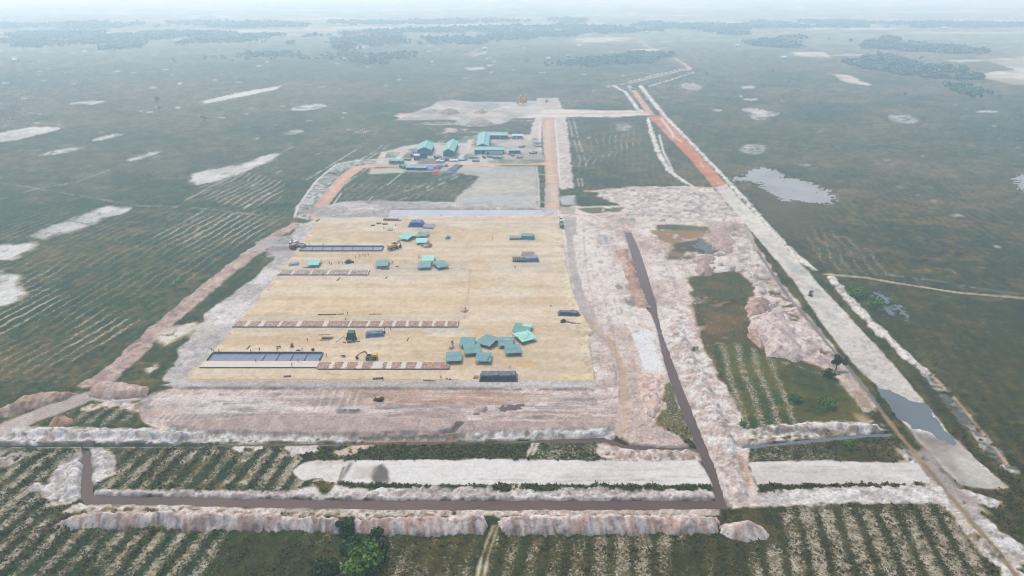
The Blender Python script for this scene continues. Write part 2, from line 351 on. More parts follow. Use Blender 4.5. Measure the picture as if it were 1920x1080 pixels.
for k in range(45):
    px = RNG.uniform(1250, 2000); py = 90 + 300 * RNG.random() ** 1.2
    if abs(px - (1230 + (py - 200) * 0.95)) < 60: continue
    a = RNG.uniform(2, 7); paint(blob(px, py, a, RNG.uniform(.9, 1.8), .0, 8), (205, 205, 200), (160, 160, 150), N3, amp=1.5, wl=8, soft=2, alpha=RNG.uniform(.3, .8))
paint([(1420, 330), (1500, 345), (1560, 385), (1540, 420), (1450, 440), (1400, 400)], (98, 92, 66), (82, 84, 60), N5, amp=10, wl=30, soft=20, alpha=.6, bare=0)
# ---- rows with sand between them
cover([(-200, 845), (150, 845), (100, 930), (90, 985), (650, 1005), (760, 1000), (900, 1090), (-200, 1300)], 0.52, 0.32, p=1.2)
cover([(430, 1000), (650, 1005), (740, 1010), (760, 1090), (500, 1100), (395, 1085)], 0.06, 0.1, tint=(62, 68, 30), talpha=.75)
cover([(740, 1003), (910, 1003), (860, 1100), (720, 1100)], 0.36, 0.22, p=2.0, tint=(86, 78, 46))
cover([(920, 1003), (1340, 1004), (1440, 1012), (1440, 950), (1760, 945), (1890, 1090), (2000, 1300), (900, 1300)], 0.50, 0.30, p=2.6, tint=(74, 74, 38), talpha=.45)
cover([(1300, 1006), (1420, 1012), (1420, 1090), (1240, 1100)], 0.26, 0.22, p=2.0, tint=(58, 60, 30), talpha=.5)
cover([(168, 838), (560, 840), (620, 900), (640, 925), (172, 922)], 0.56, 0.32, p=1.4)
cover([(140, 772), (200, 748), (270, 765), (280, 795), (120, 800)], 0.42, 0.4)
cover([(-200, 775), (60, 770), (100, 800), (0, 830), (-200, 830)], 0.3, 0.2)
cover([(1300, 640), (1370, 650), (1480, 660), (1500, 690), (1450, 790), (1390, 800), (1345, 720)], 0.34, 0.4, tint=(84, 78, 46))
cover([(1440, 660), (1560, 700), (1640, 790), (1450, 800)], 0.10, 0.15, tint=(62, 72, 34), talpha=.6)
cover([(1400, 838), (1560, 834), (1690, 840), (1700, 868), (1400, 868)], 0.36, 0.1); cover([(1560, 832), (1690, 838), (1690, 868), (1580, 866)], 0.05, 0, tint=(84, 80, 40))
cover([(-150, 395), (60, 450), (250, 400), (530, 405), (420, 480), (240, 620), (100, 720), (-150, 760)], 0.10, 0.13)
cover([(0, 380), (250, 395), (530, 405), (480, 450), (330, 540), (200, 560), (120, 500), (0, 600)], 0.14, 0.10); cover([(380, 395), (545, 400), (500, 440), (380, 470), (280, 440)], 0.24, 0.2)
cover([(-100, 560), (110, 500), (130, 560), (-100, 680)], 0.24, 0.22); cover([(150, 590), (260, 600), (200, 650), (120, 650)], 0.26, 0.18)
cover([(420, 310), (530, 340), (540, 380), (430, 390), (360, 360)], 0.26, 0.2)
cover([(1080, 270), (1200, 240), (1200, 270), (1080, 330)], 0.22, 0.2); cover([(1530, 420), (1650, 470), (1690, 520), (1560, 515), (1450, 400), (1380, 370)], 0.26, 0.06)
cover([(1140, 440), (1300, 430), (1330, 500), (1330, 640), (1300, 640)], 0.5, 0.1)
cover([(640, 340), (850, 345), (860, 372), (640, 372)], 0.26, 0.1); cover([(860, 312), (1010, 250), (1020, 215), (900, 235), (700, 300)], 0.12, 0.0)
cover([(640, 835), (1010, 832), (1010, 862), (640, 864)], 0.1, 0, tint=(52, 72, 34), talpha=.6); cover([(1010, 832), (1150, 830), (1290, 852), (1290, 866), (1010, 864)], 0.4, 0.1)
cover([(1225, 800), (1255, 712), (1300, 825)], 0.34, 0.1)
cover([(1560, 530), (1900, 570), (2050, 760), (2000, 900), (1800, 720), (1680, 640)], 0.05, 0.02, tint=(58, 66, 32), talpha=.4)
for k in range(26):                                     # long broken pale lines along the left rows
    r0 = RNG.uniform(-330, -110); l0 = RNG.uniform(330, 560); L = RNG.uniform(30, 130)
    a = (rv.x * l0 + rv.y * r0, rv.y * l0 - rv.x * r0); b = (a[0] + rv.x * L, a[1] + rv.y * L); n = (rv.y * .6, -rv.x * .6)
    paint(('w', [(a[0] - n[0], a[1] - n[1]), (b[0] - n[0], b[1] - n[1]), (b[0] + n[0], b[1] + n[1]), (a[0] + n[0], a[1] + n[1])]), (205, 205, 200), amp=.5, wl=5, soft=.8, cover=.5, alpha=.8)
# ---- tracks through the heath
def track(pts, w, a, b=None, amp=.6, alpha=1.0, reg=None, cover=None, z=0.05, wl=5):
    paint(strip(pts, w), a, b, N3, amp=amp, wl=wl, soft=.8, alpha=alpha, reg=reg, cover=cover, z=z, keep=z is None)
track([(-20, 340), (60, 352), (180, 372), (260, 386), (350, 388), (440, 398), (540, 408)], 5, (190, 188, 184), (110, 116, 104), alpha=.75, cover=.6)
track([(300, 292), (230, 310), (140, 342), (60, 356), (-20, 380)], 4, (190, 190, 188), alpha=.6, cover=.45)
track([(1545, 514), (1620, 520), (1700, 534), (1800, 549), (1960, 563)], 7, (198, 190, 168), (176, 168, 144), amp=.4, reg=1)
track([(1660, 514), (1760, 527), (1860, 545), (1930, 553)], 12, (150, 162, 168), (90, 100, 92), cover=.5)
track([(1030, 205), (1080, 190), (1220, 186)], 3, (190, 188, 184), alpha=.5, cover=.5)
for dx in (0, 9): track([(1066 + dx, 222), (1075 + dx, 260), (1088 + dx, 300)], 2, (215, 214, 210), alpha=.7, cover=.6)
for dx in (0, 7): track([(1083 + dx, 335), (1086 + dx, 350)], 2, (215, 214, 210), alpha=.9)
for o in (0, 13): track([(893 + o, 1090), (903 + o * .9, 1045), (918 + o * .8, 1003), (926 + o * .7, 985)], 4, (214, 208, 190), (150, 144, 110), alpha=.9)
for o in (0, 9): track([(985 + o, 864), (1000 + o, 830)], 4, (220, 212, 204), alpha=.95, cover=.8); track([(956 + o, 926), (966 + o, 908)], 4, (220, 212, 204), alpha=.95)
track([(640, 388), (720, 372), (800, 345), (880, 318)], 9, (176, 180, 178), (110, 118, 110), alpha=.8, cover=.6); track([(700, 392), (800, 358), (860, 330)], 6, (186, 188, 186), alpha=.7, cover=.6)
# ---- right hand road of bare sand with its red laterite end, and the pool at its near end
S1 = [(1340, 352), (1362, 345), (1430, 418), (1500, 492), (1545, 545), (1600, 602), (1660, 668), (1735, 755), (1790, 822), (1840, 868), (1888, 914), (1850, 917), (1802, 910), (1770, 878), (1722, 826), (1690, 786), (1650, 730), (1598, 680), (1545, 612), (1518, 572), (1490, 530), (1440, 470), (1390, 412)]
paint(S1, (222, 216, 208), (206, 200, 192), N2, amp=.8, wl=5, soft=.5, reg=2, z=0.05, rough=.04)
for P in ([(1462, 480), (1500, 500), (1520, 512), (1490, 512)], [(1508, 528), (1540, 545), (1558, 562), (1528, 560)], [(1540, 570), (1568, 590), (1572, 600), (1548, 596)], [(1420, 440), (1450, 462), (1440, 462)], [(1370, 375), (1400, 405), (1392, 400)]):
    paint(P, (168, 172, 172), (196, 194, 190), NS, amp=2, wl=6, soft=3, alpha=.75, reg=2)
paint([(1706, 806), (1745, 816), (1790, 826), (1880, 914), (1800, 910), (1765, 872)], (150, 140, 132), (182, 172, 164), NS, amp=2, wl=7, soft=3, reg=2); paint([(1790, 850), (1820, 862), (1880, 912), (1815, 908), (1800, 880)], (206, 202, 190), (180, 180, 170), N3, amp=2, wl=6, soft=3, reg=2)
paint([(1212, 218), (1240, 216), (1300, 278), (1362, 346), (1338, 352), (1296, 300), (1258, 262), (1226, 228)], (196, 112, 78), (208, 142, 108), NS, amp=.8, wl=6, soft=.8, reg=3, z=.1)
for P in ([(1255, 250), (1275, 262), (1285, 272), (1268, 262)], [(1240, 226), (1262, 244), (1250, 240)], [(1308, 300), (1322, 312), (1318, 316)], [(1340, 336), (1352, 345), (1345, 345)]): paint(P, (222, 190, 166), amp=2, wl=8, soft=1.5, alpha=.9, reg=3)
track([(1246, 224), (1300, 272), (1330, 305)], 4, (150, 92, 78), amp=.6, alpha=.7, reg=3)
track([(1222, 216), (1204, 192), (1190, 172), (1178, 160)], [13, 12, 10, 8], (190, 172, 160), (208, 164, 136), reg=3); track([(1215, 210), (1198, 182), (1188, 170)], [5, 5, 4], (216, 160, 128), reg=3)
track([(1150, 160), (1180, 156), (1230, 144), (1282, 131), (1300, 130)], [5, 6, 6, 6, 4], (206, 184, 168), (190, 166, 150), amp=1.5, reg=3); track([(1296, 130), (1280, 118), (1262, 108)], [7, 6, 5], (206, 178, 160), amp=1, reg=3); track([(1226, 93), (1208, 82), (1190, 73)], [5, 4, 4], (206, 176, 158), amp=2)
# pale verges of those roads
for P, w in (([(1148, 160), (1172, 172), (1186, 190), (1196, 205)], 7), ([(1200, 160), (1222, 188), (1250, 222), (1300, 272), (1360, 335), (1400, 378), (1440, 424), (1490, 478), (1530, 508)], [7, 8, 8, 8, 9, 10, 11, 13, 14]), ([(1555, 518), (1590, 560), (1640, 612), (1700, 668), (1740, 702)], [17, 19, 19, 18, 15]),
             ([(1215, 222), (1222, 250), (1236, 290), (1256, 322), (1290, 345), (1320, 360)], [6, 9, 10, 10, 9, 8]), ([(1180, 153), (1240, 138), (1290, 127)], 3), ([(1216, 162), (1260, 149), (1300, 136)], 3)):
    paint(strip(P, w), (238, 233, 228), (206, 200, 194), N4, amp=1.8, wl=4, soft=.8, cover=.95); ridge(P, w, .8, .8)
paint(strip([(1740, 702), (1790, 762), (1846, 828), (1892, 884)], [22, 26, 30, 26]), (196, 192, 188), (104, 106, 98), N4, amp=2, wl=3, soft=1, cover=.66, rough=.3); pass
track([(1752, 708), (1800, 758), (1850, 820), (1890, 872)], 4, (206, 176, 150), amp=.8, alpha=.85, cover=.75)
for P in ([(1240, 222), (1262, 252), (1262, 258)], [(1236, 252), (1244, 285), (1262, 320)]): track(P, 3.5, (222, 220, 214), amp=.4)
# ---- middle road, cross road and loop road of pinkish laterite
R1 = [(1010, 186), (1042, 186), (1040, 215), (1042, 255), (1046, 320), (1050, 398), (1020, 402), (1023, 340), (1020, 290), (1016, 240)]
paint([(1005, 184), (1046, 184), (1062, 222), (1074, 330), (1074, 352), (1052, 356), (1046, 330), (1040, 240), (1016, 232), (1010, 290), (1014, 308), (1002, 300), (995, 240), (1004, 218)], (222, 210, 202), (186, 178, 172), N4, amp=3, wl=8, soft=1.5, cover=.88)
paint(R1, (206, 172, 152), (194, 180, 172), N2, amp=.8, wl=6, soft=.8, reg=4, z=.15); track([(1026, 225), (1028, 290), (1036, 350), (1038, 398)], [9, 9, 12, 12], (218, 182, 158), (212, 188, 170), amp=.9, reg=4)
for P in ([(1013, 226), (1013, 285)], [(1041, 224), (1046, 290), (1050, 352)], [(1006, 314), (1010, 345), (1011, 390)]): track(P, 2.4, (232, 230, 226), amp=.2)
paint([(735, 216), (870, 208), (1010, 205), (1160, 207), (1205, 206), (1222, 215), (1160, 219), (1040, 219), (1004, 221), (860, 222), (760, 224)], (220, 212, 206), amp=1.6, wl=8, soft=1.5, cover=.85)
track([(745, 214), (870, 215), (1020, 213.5), (1130, 213), (1216, 211)], 13, (216, 162, 130), (218, 184, 162), amp=.8, reg=4)
LP = [(1026, 306), (960, 307), (880, 308.5), (780, 310), (705, 310), (672, 314), (652, 328), (628, 352), (606, 380), (592, 400), (592, 412)]
paint(strip(LP, [22, 24, 28, 32, 32, 30, 26, 27, 27, 25, 18]), (210, 176, 156), (192, 166, 152), N3, amp=1, wl=5, soft=.8, reg=5, z=.15); track(LP, [20, 24, 26, 26, 26, 20, 13, 11, 11, 10, 9], (228, 184, 156), (220, 168, 140), amp=.5, reg=5)
paint([(552, 408), (556, 388), (590, 340), (625, 310), (660, 300), (722, 297), (720, 306), (670, 308), (640, 322), (612, 356), (588, 390), (580, 412)], (200, 198, 196), (120, 126, 116), N4, amp=2, wl=5, soft=1, cover=.8)
track([(552, 408), (558, 388), (592, 340), (630, 308), (665, 302), (715, 299)], 3.2, (226, 228, 228), amp=.2); track([(640, 362), (620, 390), (614, 400)], 2, (226, 226, 224), amp=.2)
# ---- camp yard and gravel yard at the back
paint([(704, 306), (716, 286), (760, 274), (800, 268), (850, 268), (872, 256), (930, 251), (1000, 252), (1012, 262), (1020, 300), (1024, 306), (860, 308), (720, 309)], (206, 198, 190), (120, 126, 112), N5, amp=3, wl=10, soft=2, lo=.42, hi=.56)
paint([(925, 262), (985, 258), (1016, 284), (1020, 298), (950, 300), (940, 285)], (196, 184, 174), (180, 172, 164), N5, amp=3, wl=8, soft=2, alpha=.8)
for P in ([(856, 300), (878, 262), (890, 260), (866, 302)], [(706, 303), (716, 284), (726, 284), (716, 306)], [(738, 300), (756, 280), (766, 282), (750, 300)]): paint(P, (222, 216, 208), (200, 194, 186), N3, amp=1.5, wl=6, soft=1)
paint([(738, 226), (780, 210), (808, 199), (822, 190), (845, 188), (900, 192), (985, 190), (1012, 188), (1016, 212), (960, 222), (940, 232), (880, 237), (850, 232), (860, 224), (770, 226)], (198, 195, 190), (172, 166, 160), N5, amp=5, wl=16, soft=3)
paint([(850, 192), (930, 190), (940, 202), (880, 206)], (168, 172, 174), amp=5, wl=12, soft=5, alpha=.6); paint([(890, 205), (940, 212), (900, 220), (860, 218)], (216, 188, 166), amp=4, wl=10, soft=4, alpha=.7)
paint([(800, 238), (905, 243), (900, 248), (830, 249)], (200, 186, 180), amp=4, wl=10, soft=3, cover=.5)
paint([(696, 316), (760, 313), (865, 312), (1006, 312), (1008, 340), (1010, 388), (820, 396), (700, 392), (640, 384), (690, 380), (850, 378), (890, 342), (900, 330), (850, 322), (760, 322), (690, 324)], (192, 190, 184), (172, 170, 168), N5, amp=3, wl=12, soft=2)
paint([(700, 317), (760, 316), (758, 324), (690, 326)], (192, 196, 172), amp=1, soft=2); paint([(905, 330), (960, 318), (1005, 322), (1006, 360), (900, 375), (868, 378)], (204, 196, 180), (184, 178, 172), NS, amp=4, wl=14, soft=4, alpha=.8)
paint([(915, 322), (960, 316), (890, 340)], (182, 190, 198), amp=2, wl=8, soft=3, alpha=.7); paint([(878, 372), (915, 362), (990, 376), (880, 380)], (184, 190, 196), amp=2, wl=8, soft=3, alpha=.7)
paint([(560, 398), (640, 378), (720, 376), (1010, 388), (1050, 392), (1060, 408), (600, 410), (590, 402)], (198, 192, 190), (166, 160, 158), NS, amp=2, wl=7, soft=1.5, rough=.3)
paint([(735, 386), (1020, 390), (1024, 394), (735, 391)], (150, 142, 132), (186, 180, 174), N4, amp=1.5, wl=4, soft=1, cover=.75)
for k in range(90):
    px = RNG.uniform(700, 1000); py = RNG.uniform(318, 390)
    if px < 860 and py < 378 or px < 880 and py < 345: continue
    L = RNG.uniform(10, 60); track([(px, py), (px + L * .5, py - RNG.uniform(-1, 2)), (px + L, py + RNG.uniform(-3, 3))], RNG.uniform(2.5, 6), ((156, 150, 146), (222, 214, 202), (196, 184, 168))[k % 3], amp=1, alpha=.55, cover=.6)
for k in range(60):
    px = RNG.uniform(770, 1010); py = RNG.uniform(190, 234); L = RNG.uniform(8, 40); track([(px, py), (px + L, py + RNG.uniform(-1, 1))], RNG.uniform(3, 7), ((170, 168, 166), (226, 218, 208), (206, 178, 158))[k % 3], amp=2, alpha=.55, cover=.6)
for k in range(60):
    px = RNG.uniform(600, 1030); py = RNG.uniform(378, 404); L = RNG.uniform(10, 60); track([(px, py), (px + L, py + RNG.uniform(-1, 1))], RNG.uniform(2, 5), ((156, 146, 142), (220, 212, 208))[k % 2], amp=1, alpha=.6, cover=.6)
# ---- disturbed ground right of the platform
RA = [(1046, 398), (1075, 386), (1168, 386), (1120, 362), (1090, 358), (1180, 350), (1300, 349), (1336, 352), (1396, 418), (1425, 470), (1475, 540), (1540, 625), (1612, 715), (1640, 762), (1620, 770), (1560, 700), (1502, 675), (1444, 662), (1430, 630), (1404, 610), (1400, 560), (1412, 540), (1380, 505), (1300, 518), (1300, 560), (1316, 640), (1340, 700), (1372, 750), (1398, 800), (1400, 870), (1425, 945), (1362, 955), (1338, 880), (1312, 838), (1300, 826), (1230, 793), (1252, 722), (1240, 780), (1290, 838), (1180, 836), (1158, 812), (1140, 730), (1090, 722), (1085, 628), (1060, 556), (1040, 470)]
paint(RA, (226, 212, 204), (196, 176, 166), N5, amp=2.5, wl=8, soft=1.2, rough=.25, crough=3)
paint([(1185, 352), (1300, 351), (1335, 356), (1370, 400), (1385, 418), (1180, 414), (1170, 388), (1120, 368), (1130, 356)], (216, 203, 198), (184, 170, 164), N4, amp=2, wl=6, soft=1.5, rough=.7, crough=4)
paint([(1080, 390), (1150, 388), (1170, 390), (1162, 398), (1100, 400)], (74, 88, 62), (110, 112, 90), N3, amp=2, wl=6, soft=2, cover=.8, bare=0); paint([(1050, 368), (1078, 366), (1080, 384), (1052, 384)], (184, 188, 190), amp=2, soft=2)
paint([(1050, 388), (1080, 388), (1078, 402), (1052, 402)], (186, 172, 160), amp=1, soft=1)
paint([(1058, 406), (1081, 406), (1082, 440), (1074, 440), (1082, 500), (1096, 552), (1122, 596), (1150, 645), (1140, 652), (1104, 612), (1080, 560), (1064, 480)], (178, 170, 168), (194, 182, 176), NS, amp=.8, wl=4, soft=.8, z=-.25)
track([(1096, 590), (1124, 620), (1148, 645), (1164, 678), (1170, 715), (1165, 765), (1170, 795), (1156, 818)], [8, 12, 13, 14, 14, 15, 14, 14], (190, 162, 142), (204, 180, 162), amp=.6, z=-.4, reg=6)
track([(1100, 600), (1144, 655), (1155, 700), (1152, 760)], 2.2, (130, 118, 108), amp=.5, alpha=.7, cover=.6); track([(1094, 420), (1098, 500), (1112, 560), (1122, 590)], 1.6, (150, 140, 134), amp=.8, alpha=.7, cover=.7)
paint([(1128, 440), (1155, 448), (1160, 470), (1142, 466)], (150, 152, 156), (186, 180, 180), NS, amp=2.5, wl=5, soft=2, alpha=.9, cover=.6); paint([(1152, 530), (1185, 520), (1200, 575), (1180, 580)], (140, 134, 132), (200, 188, 182), NS, amp=3, wl=5, soft=2, cover=.5)
paint([(1183, 625), (1220, 621), (1232, 660), (1243, 690), (1236, 696), (1206, 694), (1198, 660)], (236, 234, 236), (226, 224, 226), N3, amp=.8, wl=3, soft=.5)
paint([(1168, 622), (1182, 640), (1196, 690), (1190, 700), (1172, 650)], (196, 160, 140), (214, 198, 190), N4, amp=2, wl=4, soft=1, cover=.7)
paint([(1200, 704), (1238, 700), (1246, 722), (1240, 752), (1232, 788), (1208, 782), (1196, 748)], (198, 164, 146), (218, 196, 184), N4, amp=2.5, wl=5, soft=1.5, cover=.85, rough=.3)
paint([(1154, 470), (1176, 466), (1190, 500), (1206, 545), (1222, 578), (1196, 578), (1186, 560), (1172, 510)], (190, 148, 126), (166, 128, 110), N4, amp=1.5, wl=4, soft=1, cover=.9, rough=.3)
paint([(1262, 580), (1300, 585), (1298, 600), (1270, 598)], (206, 166, 132), (222, 206, 198), N4, amp=2, wl=4, soft=1.5, cover=.6)
for k in range(46):                                     # ruts that follow the canal
    f = RNG.random(); px = 1090 + 130 * f + RNG.uniform(-8, 8); py = RNG.uniform(410, 600); L = RNG.uniform(30, 110); sl = .12 + .26 * f
    if px + sl * L > 1172 + (py + L - 434) * .36: continue
    track([(px, py), (px + sl * L * .5 + RNG.uniform(-3, 3), py + L * .5), (px + sl * L, py + L)], RNG.uniform(1.6, 3.5), ((160, 146, 142), (236, 226, 222), (206, 178, 164))[k % 3], amp=.8, alpha=.6, cover=.6)
for k in range(50):                                     # grab marks across the spoil
    py = RNG.uniform(590, 935); cx = 1262 + (py - 600) * .385; w = 18 + (py - 590) * .06
    track([(cx - w * RNG.uniform(.2, 1), py - 3), (cx + w * RNG.uniform(0, 1), py + RNG.uniform(0, 5))], RNG.uniform(1.8, 3.2), (164, 142, 136) if k % 2 else (236, 226, 222), amp=.8, alpha=.6, cover=.6)
for k in range(40):
    px = RNG.uniform(1186, 1370); py = RNG.uniform(354, 416); track([(px - 10, py), (px + 12, py + RNG.uniform(-2, 2))], 4, (168, 150, 144) if k % 2 else (234, 224, 220), amp=1, alpha=.6, cover=.6)
for k in range(30):
    px = RNG.uniform(1225, 1290); py = RNG.uniform(450, 580); track([(px, py), (px + 16, py + RNG.uniform(6, 30))], 2.2, (170, 154, 148) if k % 2 else (234, 224, 220), amp=.8, alpha=.55, cover=.6)
# wet heath between the canal and the pale slope
paint([(1228, 421), (1330, 424), (1326, 440), (1252, 444), (1238, 438)], (82, 92, 66), (110, 112, 90), N3, amp=3, wl=8, soft=2, cover=.85, bare=.3); paint([(1222, 432), (1330, 432), (1330, 442), (1260, 456), (1236, 450)], (156, 128, 98), (120, 104, 80), NS, amp=2.5, wl=6, soft=2, cover=.8, bare=.3)
paint([(1262, 460), (1310, 448), (1348, 466), (1336, 478), (1290, 486), (1255, 486)], (88, 82, 72), (138, 124, 110), NS, amp=4, wl=7, soft=3, cover=.8, bare=.3)
for P in ([(1290, 520), (1330, 512), (1385, 512), (1408, 530), (1412, 555), (1360, 560), (1300, 556), (1296, 540)], [(1296, 572), (1392, 566), (1400, 600), (1406, 628), (1370, 640), (1325, 636), (1304, 610)], [(1320, 640), (1385, 634), (1450, 664), (1420, 700), (1350, 690)]):
    paint(P, (92, 84, 56), (66, 74, 44), N3, amp=4, wl=9, soft=3, bare=0); paint(P, (196, 182, 168), (212, 200, 188), NS, amp=4, wl=9, soft=3, cover=.25, alpha=.9); paint(P, (112, 84, 64), amp=4, wl=9, soft=3, cover=.3, alpha=.6, bare=0)
paint([(1404, 600), (1430, 592), (1440, 640), (1445, 668), (1420, 650)], (158, 122, 100), (120, 96, 70), N3, amp=2, wl=5, soft=2, cover=.75)
regrow([(1256, 718), (1270, 744), (1286, 782), (1300, 822), (1270, 818), (1228, 796), (1240, 776), (1246, 748)], .34, (60, 72, 34), (96, 96, 52))
regrow([(1292, 522), (1340, 514), (1386, 514), (1406, 530), (1410, 554), (1350, 558), (1300, 552)], .2, (64, 74, 40), (104, 92, 58), 3)
regrow([(1306, 576), (1390, 572), (1400, 602), (1404, 626), (1372, 634), (1330, 630)], .24, (70, 74, 38), (110, 90, 60), 3)
regrow([(1330, 648), (1390, 640), (1446, 668), (1500, 684), (1560, 706), (1600, 750), (1640, 790), (1560, 792), (1440, 800), (1396, 800), (1372, 744)], .30, (58, 78, 34), (92, 98, 46), 2.5, .20)
regrow([(1450, 676), (1500, 688), (1556, 708), (1600, 752), (1630, 786), (1500, 792), (1470, 730)], .08, (60, 76, 34), (92, 94, 44), 3, .06)
# bumps of the pale slope by the sand road
i, m, s = mask([(1320, 424), (1392, 420), (1470, 540), (1560, 655), (1610, 725), (1560, 690), (1500, 660), (1440, 580), (1410, 520), (1330, 480)], 2, 8, 3)
Z[i] += m * 1.5 * sstep(.45, .75, fbm(X[i], Y[i], 6, 3, 91)); C[i] *= (1 - .25 * m * sstep(.6, .35, fbm(X[i], Y[i], 3, 2, 92)))[:, None]
paint([(1420, 492), (1480, 560), (1560, 655), (1585, 690), (1540, 665), (1470, 585), (1420, 520)], (60, 66, 48), (90, 90, 70), N4, amp=2, wl=3, soft=1, cover=.3, bare=0)
# dark track that runs down the right side, tan at its near end
TR = [(1395, 425), (1420, 470), (1440, 500), (1478, 556), (1520, 605), (1560, 655), (1600, 700), (1630, 738), (1655, 775), (1690, 820), (1725, 862), (1760, 905), (1800, 952), (1840, 1000), (1880, 1048), (1930, 1110)]
paint(strip([(1700, 845), (1735, 885), (1775, 930), (1812, 972), (1870, 1040), (1960, 1150)], [26, 38, 46, 52, 50, 52]), (228, 220, 214), (196, 186, 176), N4, amp=2.2, wl=5, soft=1, cover=.93, rough=.3)
paint([(1770, 905), (1830, 925), (1872, 936), (1884, 944), (1860, 950), (1830, 942), (1850, 975), (1900, 1010), (1960, 1060), (1960, 1090), (1860, 1010), (1800, 955)], (226, 220, 218), (176, 170, 166), N4, amp=2, wl=4, soft=1, cover=.9, rough=.3)
paint([(1690, 845), (1740, 845), (1790, 905), (1850, 960), (1800, 945), (1740, 890)], (206, 194, 188), (168, 156, 150), N5, amp=2, wl=6, soft=2, cover=.9)
for P in ([(1590, 690), (1620, 730), (1640, 770), (1610, 760), (1580, 715)], [(1600, 775), (1650, 790), (1660, 800), (1620, 796)], [(1670, 830), (1700, 850), (1712, 872), (1690, 866)]): paint(P, (216, 198, 184), (170, 148, 124), N3, amp=3, wl=6, soft=2, cover=.6)
track(TR[:2], [6, 7], (178, 164, 148), reg=6, amp=.5); track(TR[1:9], [6, 7, 8, 8, 8, 8, 8, 8], (128, 120, 120), (142, 132, 130), amp=.5, reg=6, z=-.1); track(TR[8:], [9, 9, 10, 11, 12, 12, 12, 12], (158, 134, 104), (140, 120, 96), amp=.4, reg=6)
track([(1688, 832), (1740, 892), (1800, 966), (1860, 1040), (1910, 1100)], 3.5, (70, 76, 62), (130, 126, 110), amp=1.2, alpha=.8, cover=.65)
# ---- left approach
LT = [(560, 418), (520, 440), (470, 476), (400, 532), (330, 590), (262, 650), (205, 704), (165, 728)]
paint(strip(LT, [22, 26, 30, 36, 38, 40, 42, 50]), (196, 172, 162), (176, 150, 140), N4, amp=1.8, wl=6, soft=.8, reg=7, z=.3, rough=.25, crough=3)
paint([(590, 412), (600, 420), (560, 478), (530, 520), (470, 588), (400, 668), (352, 715), (340, 724), (308, 712), (340, 650), (380, 602), (378, 590), (430, 556), (500, 500), (545, 450), (556, 425)], (214, 208, 206), (184, 176, 174), NS, amp=2.2, wl=7, soft=1, rough=.2)
for k in range(11):
    o = k * 9 - 45; track([(420 + o * .9, 660), (480 + o * .45, 580), (545 + o * .2, 490)], 1.6, (160, 152, 150) if k % 2 else (228, 224, 222), amp=.7, alpha=.55, cover=.6)
paint([(300, 612), (370, 604), (380, 612), (310, 650), (300, 640)], (204, 184, 168), (226, 220, 210), N3, amp=3, wl=8, soft=3, cover=.7); paint([(340, 622), (400, 600), (410, 620), (360, 640)], (206, 206, 186), amp=2, wl=6, soft=3, alpha=.5)
paint([(480, 452), (545, 440), (560, 452), (500, 480), (470, 482)], (186, 178, 178), (130, 134, 126), NS, amp=2, wl=6, soft=2, cover=.6); paint([(508, 462), (560, 462), (560, 478), (500, 482)], (150, 140, 142), (186, 178, 176), NS, amp=1.5, wl=5, soft=2, cover=.8)
paint([(270, 690), (300, 682), (280, 700)], (222, 218, 208), amp=2, wl=4, soft=2, cover=.5)
# ---- ground in front of the platform
paint([(340, 712), (1118, 714), (1122, 728), (330, 726), (300, 724)], (208, 202, 200), (186, 178, 174), NS, amp=.6, wl=4, soft=.7, z=.35)
FB = [(262, 764), (290, 735), (330, 726), (1122, 728), (1158, 722), (1158, 806), (1100, 816), (640, 822), (380, 818), (300, 806), (268, 790)]
paint(FB, (214, 198, 191), (190, 170, 163), NS, amp=1.5, wl=6, soft=1, z=-.4, rough=.12)
paint([(335, 726), (1120, 728), (1120, 731.5), (335, 729)], (118, 104, 98), (158, 142, 134), N4, amp=.4, wl=3, soft=.6, alpha=.85, cover=.8)
paint([(270, 770), (320, 740), (560, 738), (600, 752), (480, 772), (330, 785)], (222, 212, 208), (206, 192, 186), NS, amp=3, wl=10, soft=4, alpha=.8)
paint([(660, 734), (900, 731), (1000, 738), (1000, 752), (800, 756), (690, 752)], (198, 160, 134), (176, 144, 126), NS, amp=4, wl=8, soft=4, alpha=.9); paint([(890, 742), (990, 740), (1000, 750), (930, 754)], (206, 178, 152), amp=2, wl=6, soft=3, alpha=.7)
paint([(735, 758), (830, 762), (880, 775), (830, 784), (740, 780)], (146, 136, 134), (176, 160, 154), NS, amp=2.5, wl=5, soft=2, cover=.75); paint([(985, 735), (1050, 732), (1056, 758), (1000, 760)], (206, 182, 166), (228, 218, 212), N4, amp=2, wl=4, soft=2, alpha=.8)
paint([(630, 758), (652, 758), (648, 770), (632, 772)], (98, 98, 104), amp=1.5, wl=4, soft=1); paint([(656, 760), (676, 764), (668, 772), (654, 770)], (104, 104, 110), amp=1.5, wl=4, soft=1)
paint([(880, 764), (985, 756), (1050, 764), (1040, 780), (900, 788)], (168, 148, 140), (192, 170, 160), NS, amp=3, wl=5, soft=2, cover=.7); paint([(1055, 735), (1120, 733), (1116, 750), (1060, 752)], (150, 136, 130), (206, 194, 190), NS, amp=1.5, wl=5, soft=1.5, cover=.5)
for k in range(90):                                     # wheel ruts and scraper marks
    px = RNG.uniform(290, 1120); py = RNG.uniform(738, 784); L = RNG.uniform(20, 90); dy = RNG.uniform(-9, 9) * (L / 90)
    track([(px, py), (px + L * .5, py + dy * .3 + RNG.uniform(-1, 1)), (px + L, py + dy)], RNG.uniform(2, 4.5), (150, 132, 128) if RNG.random() < .6 else (232, 220, 214), amp=.7, alpha=.65, cover=.6, z=-.42)
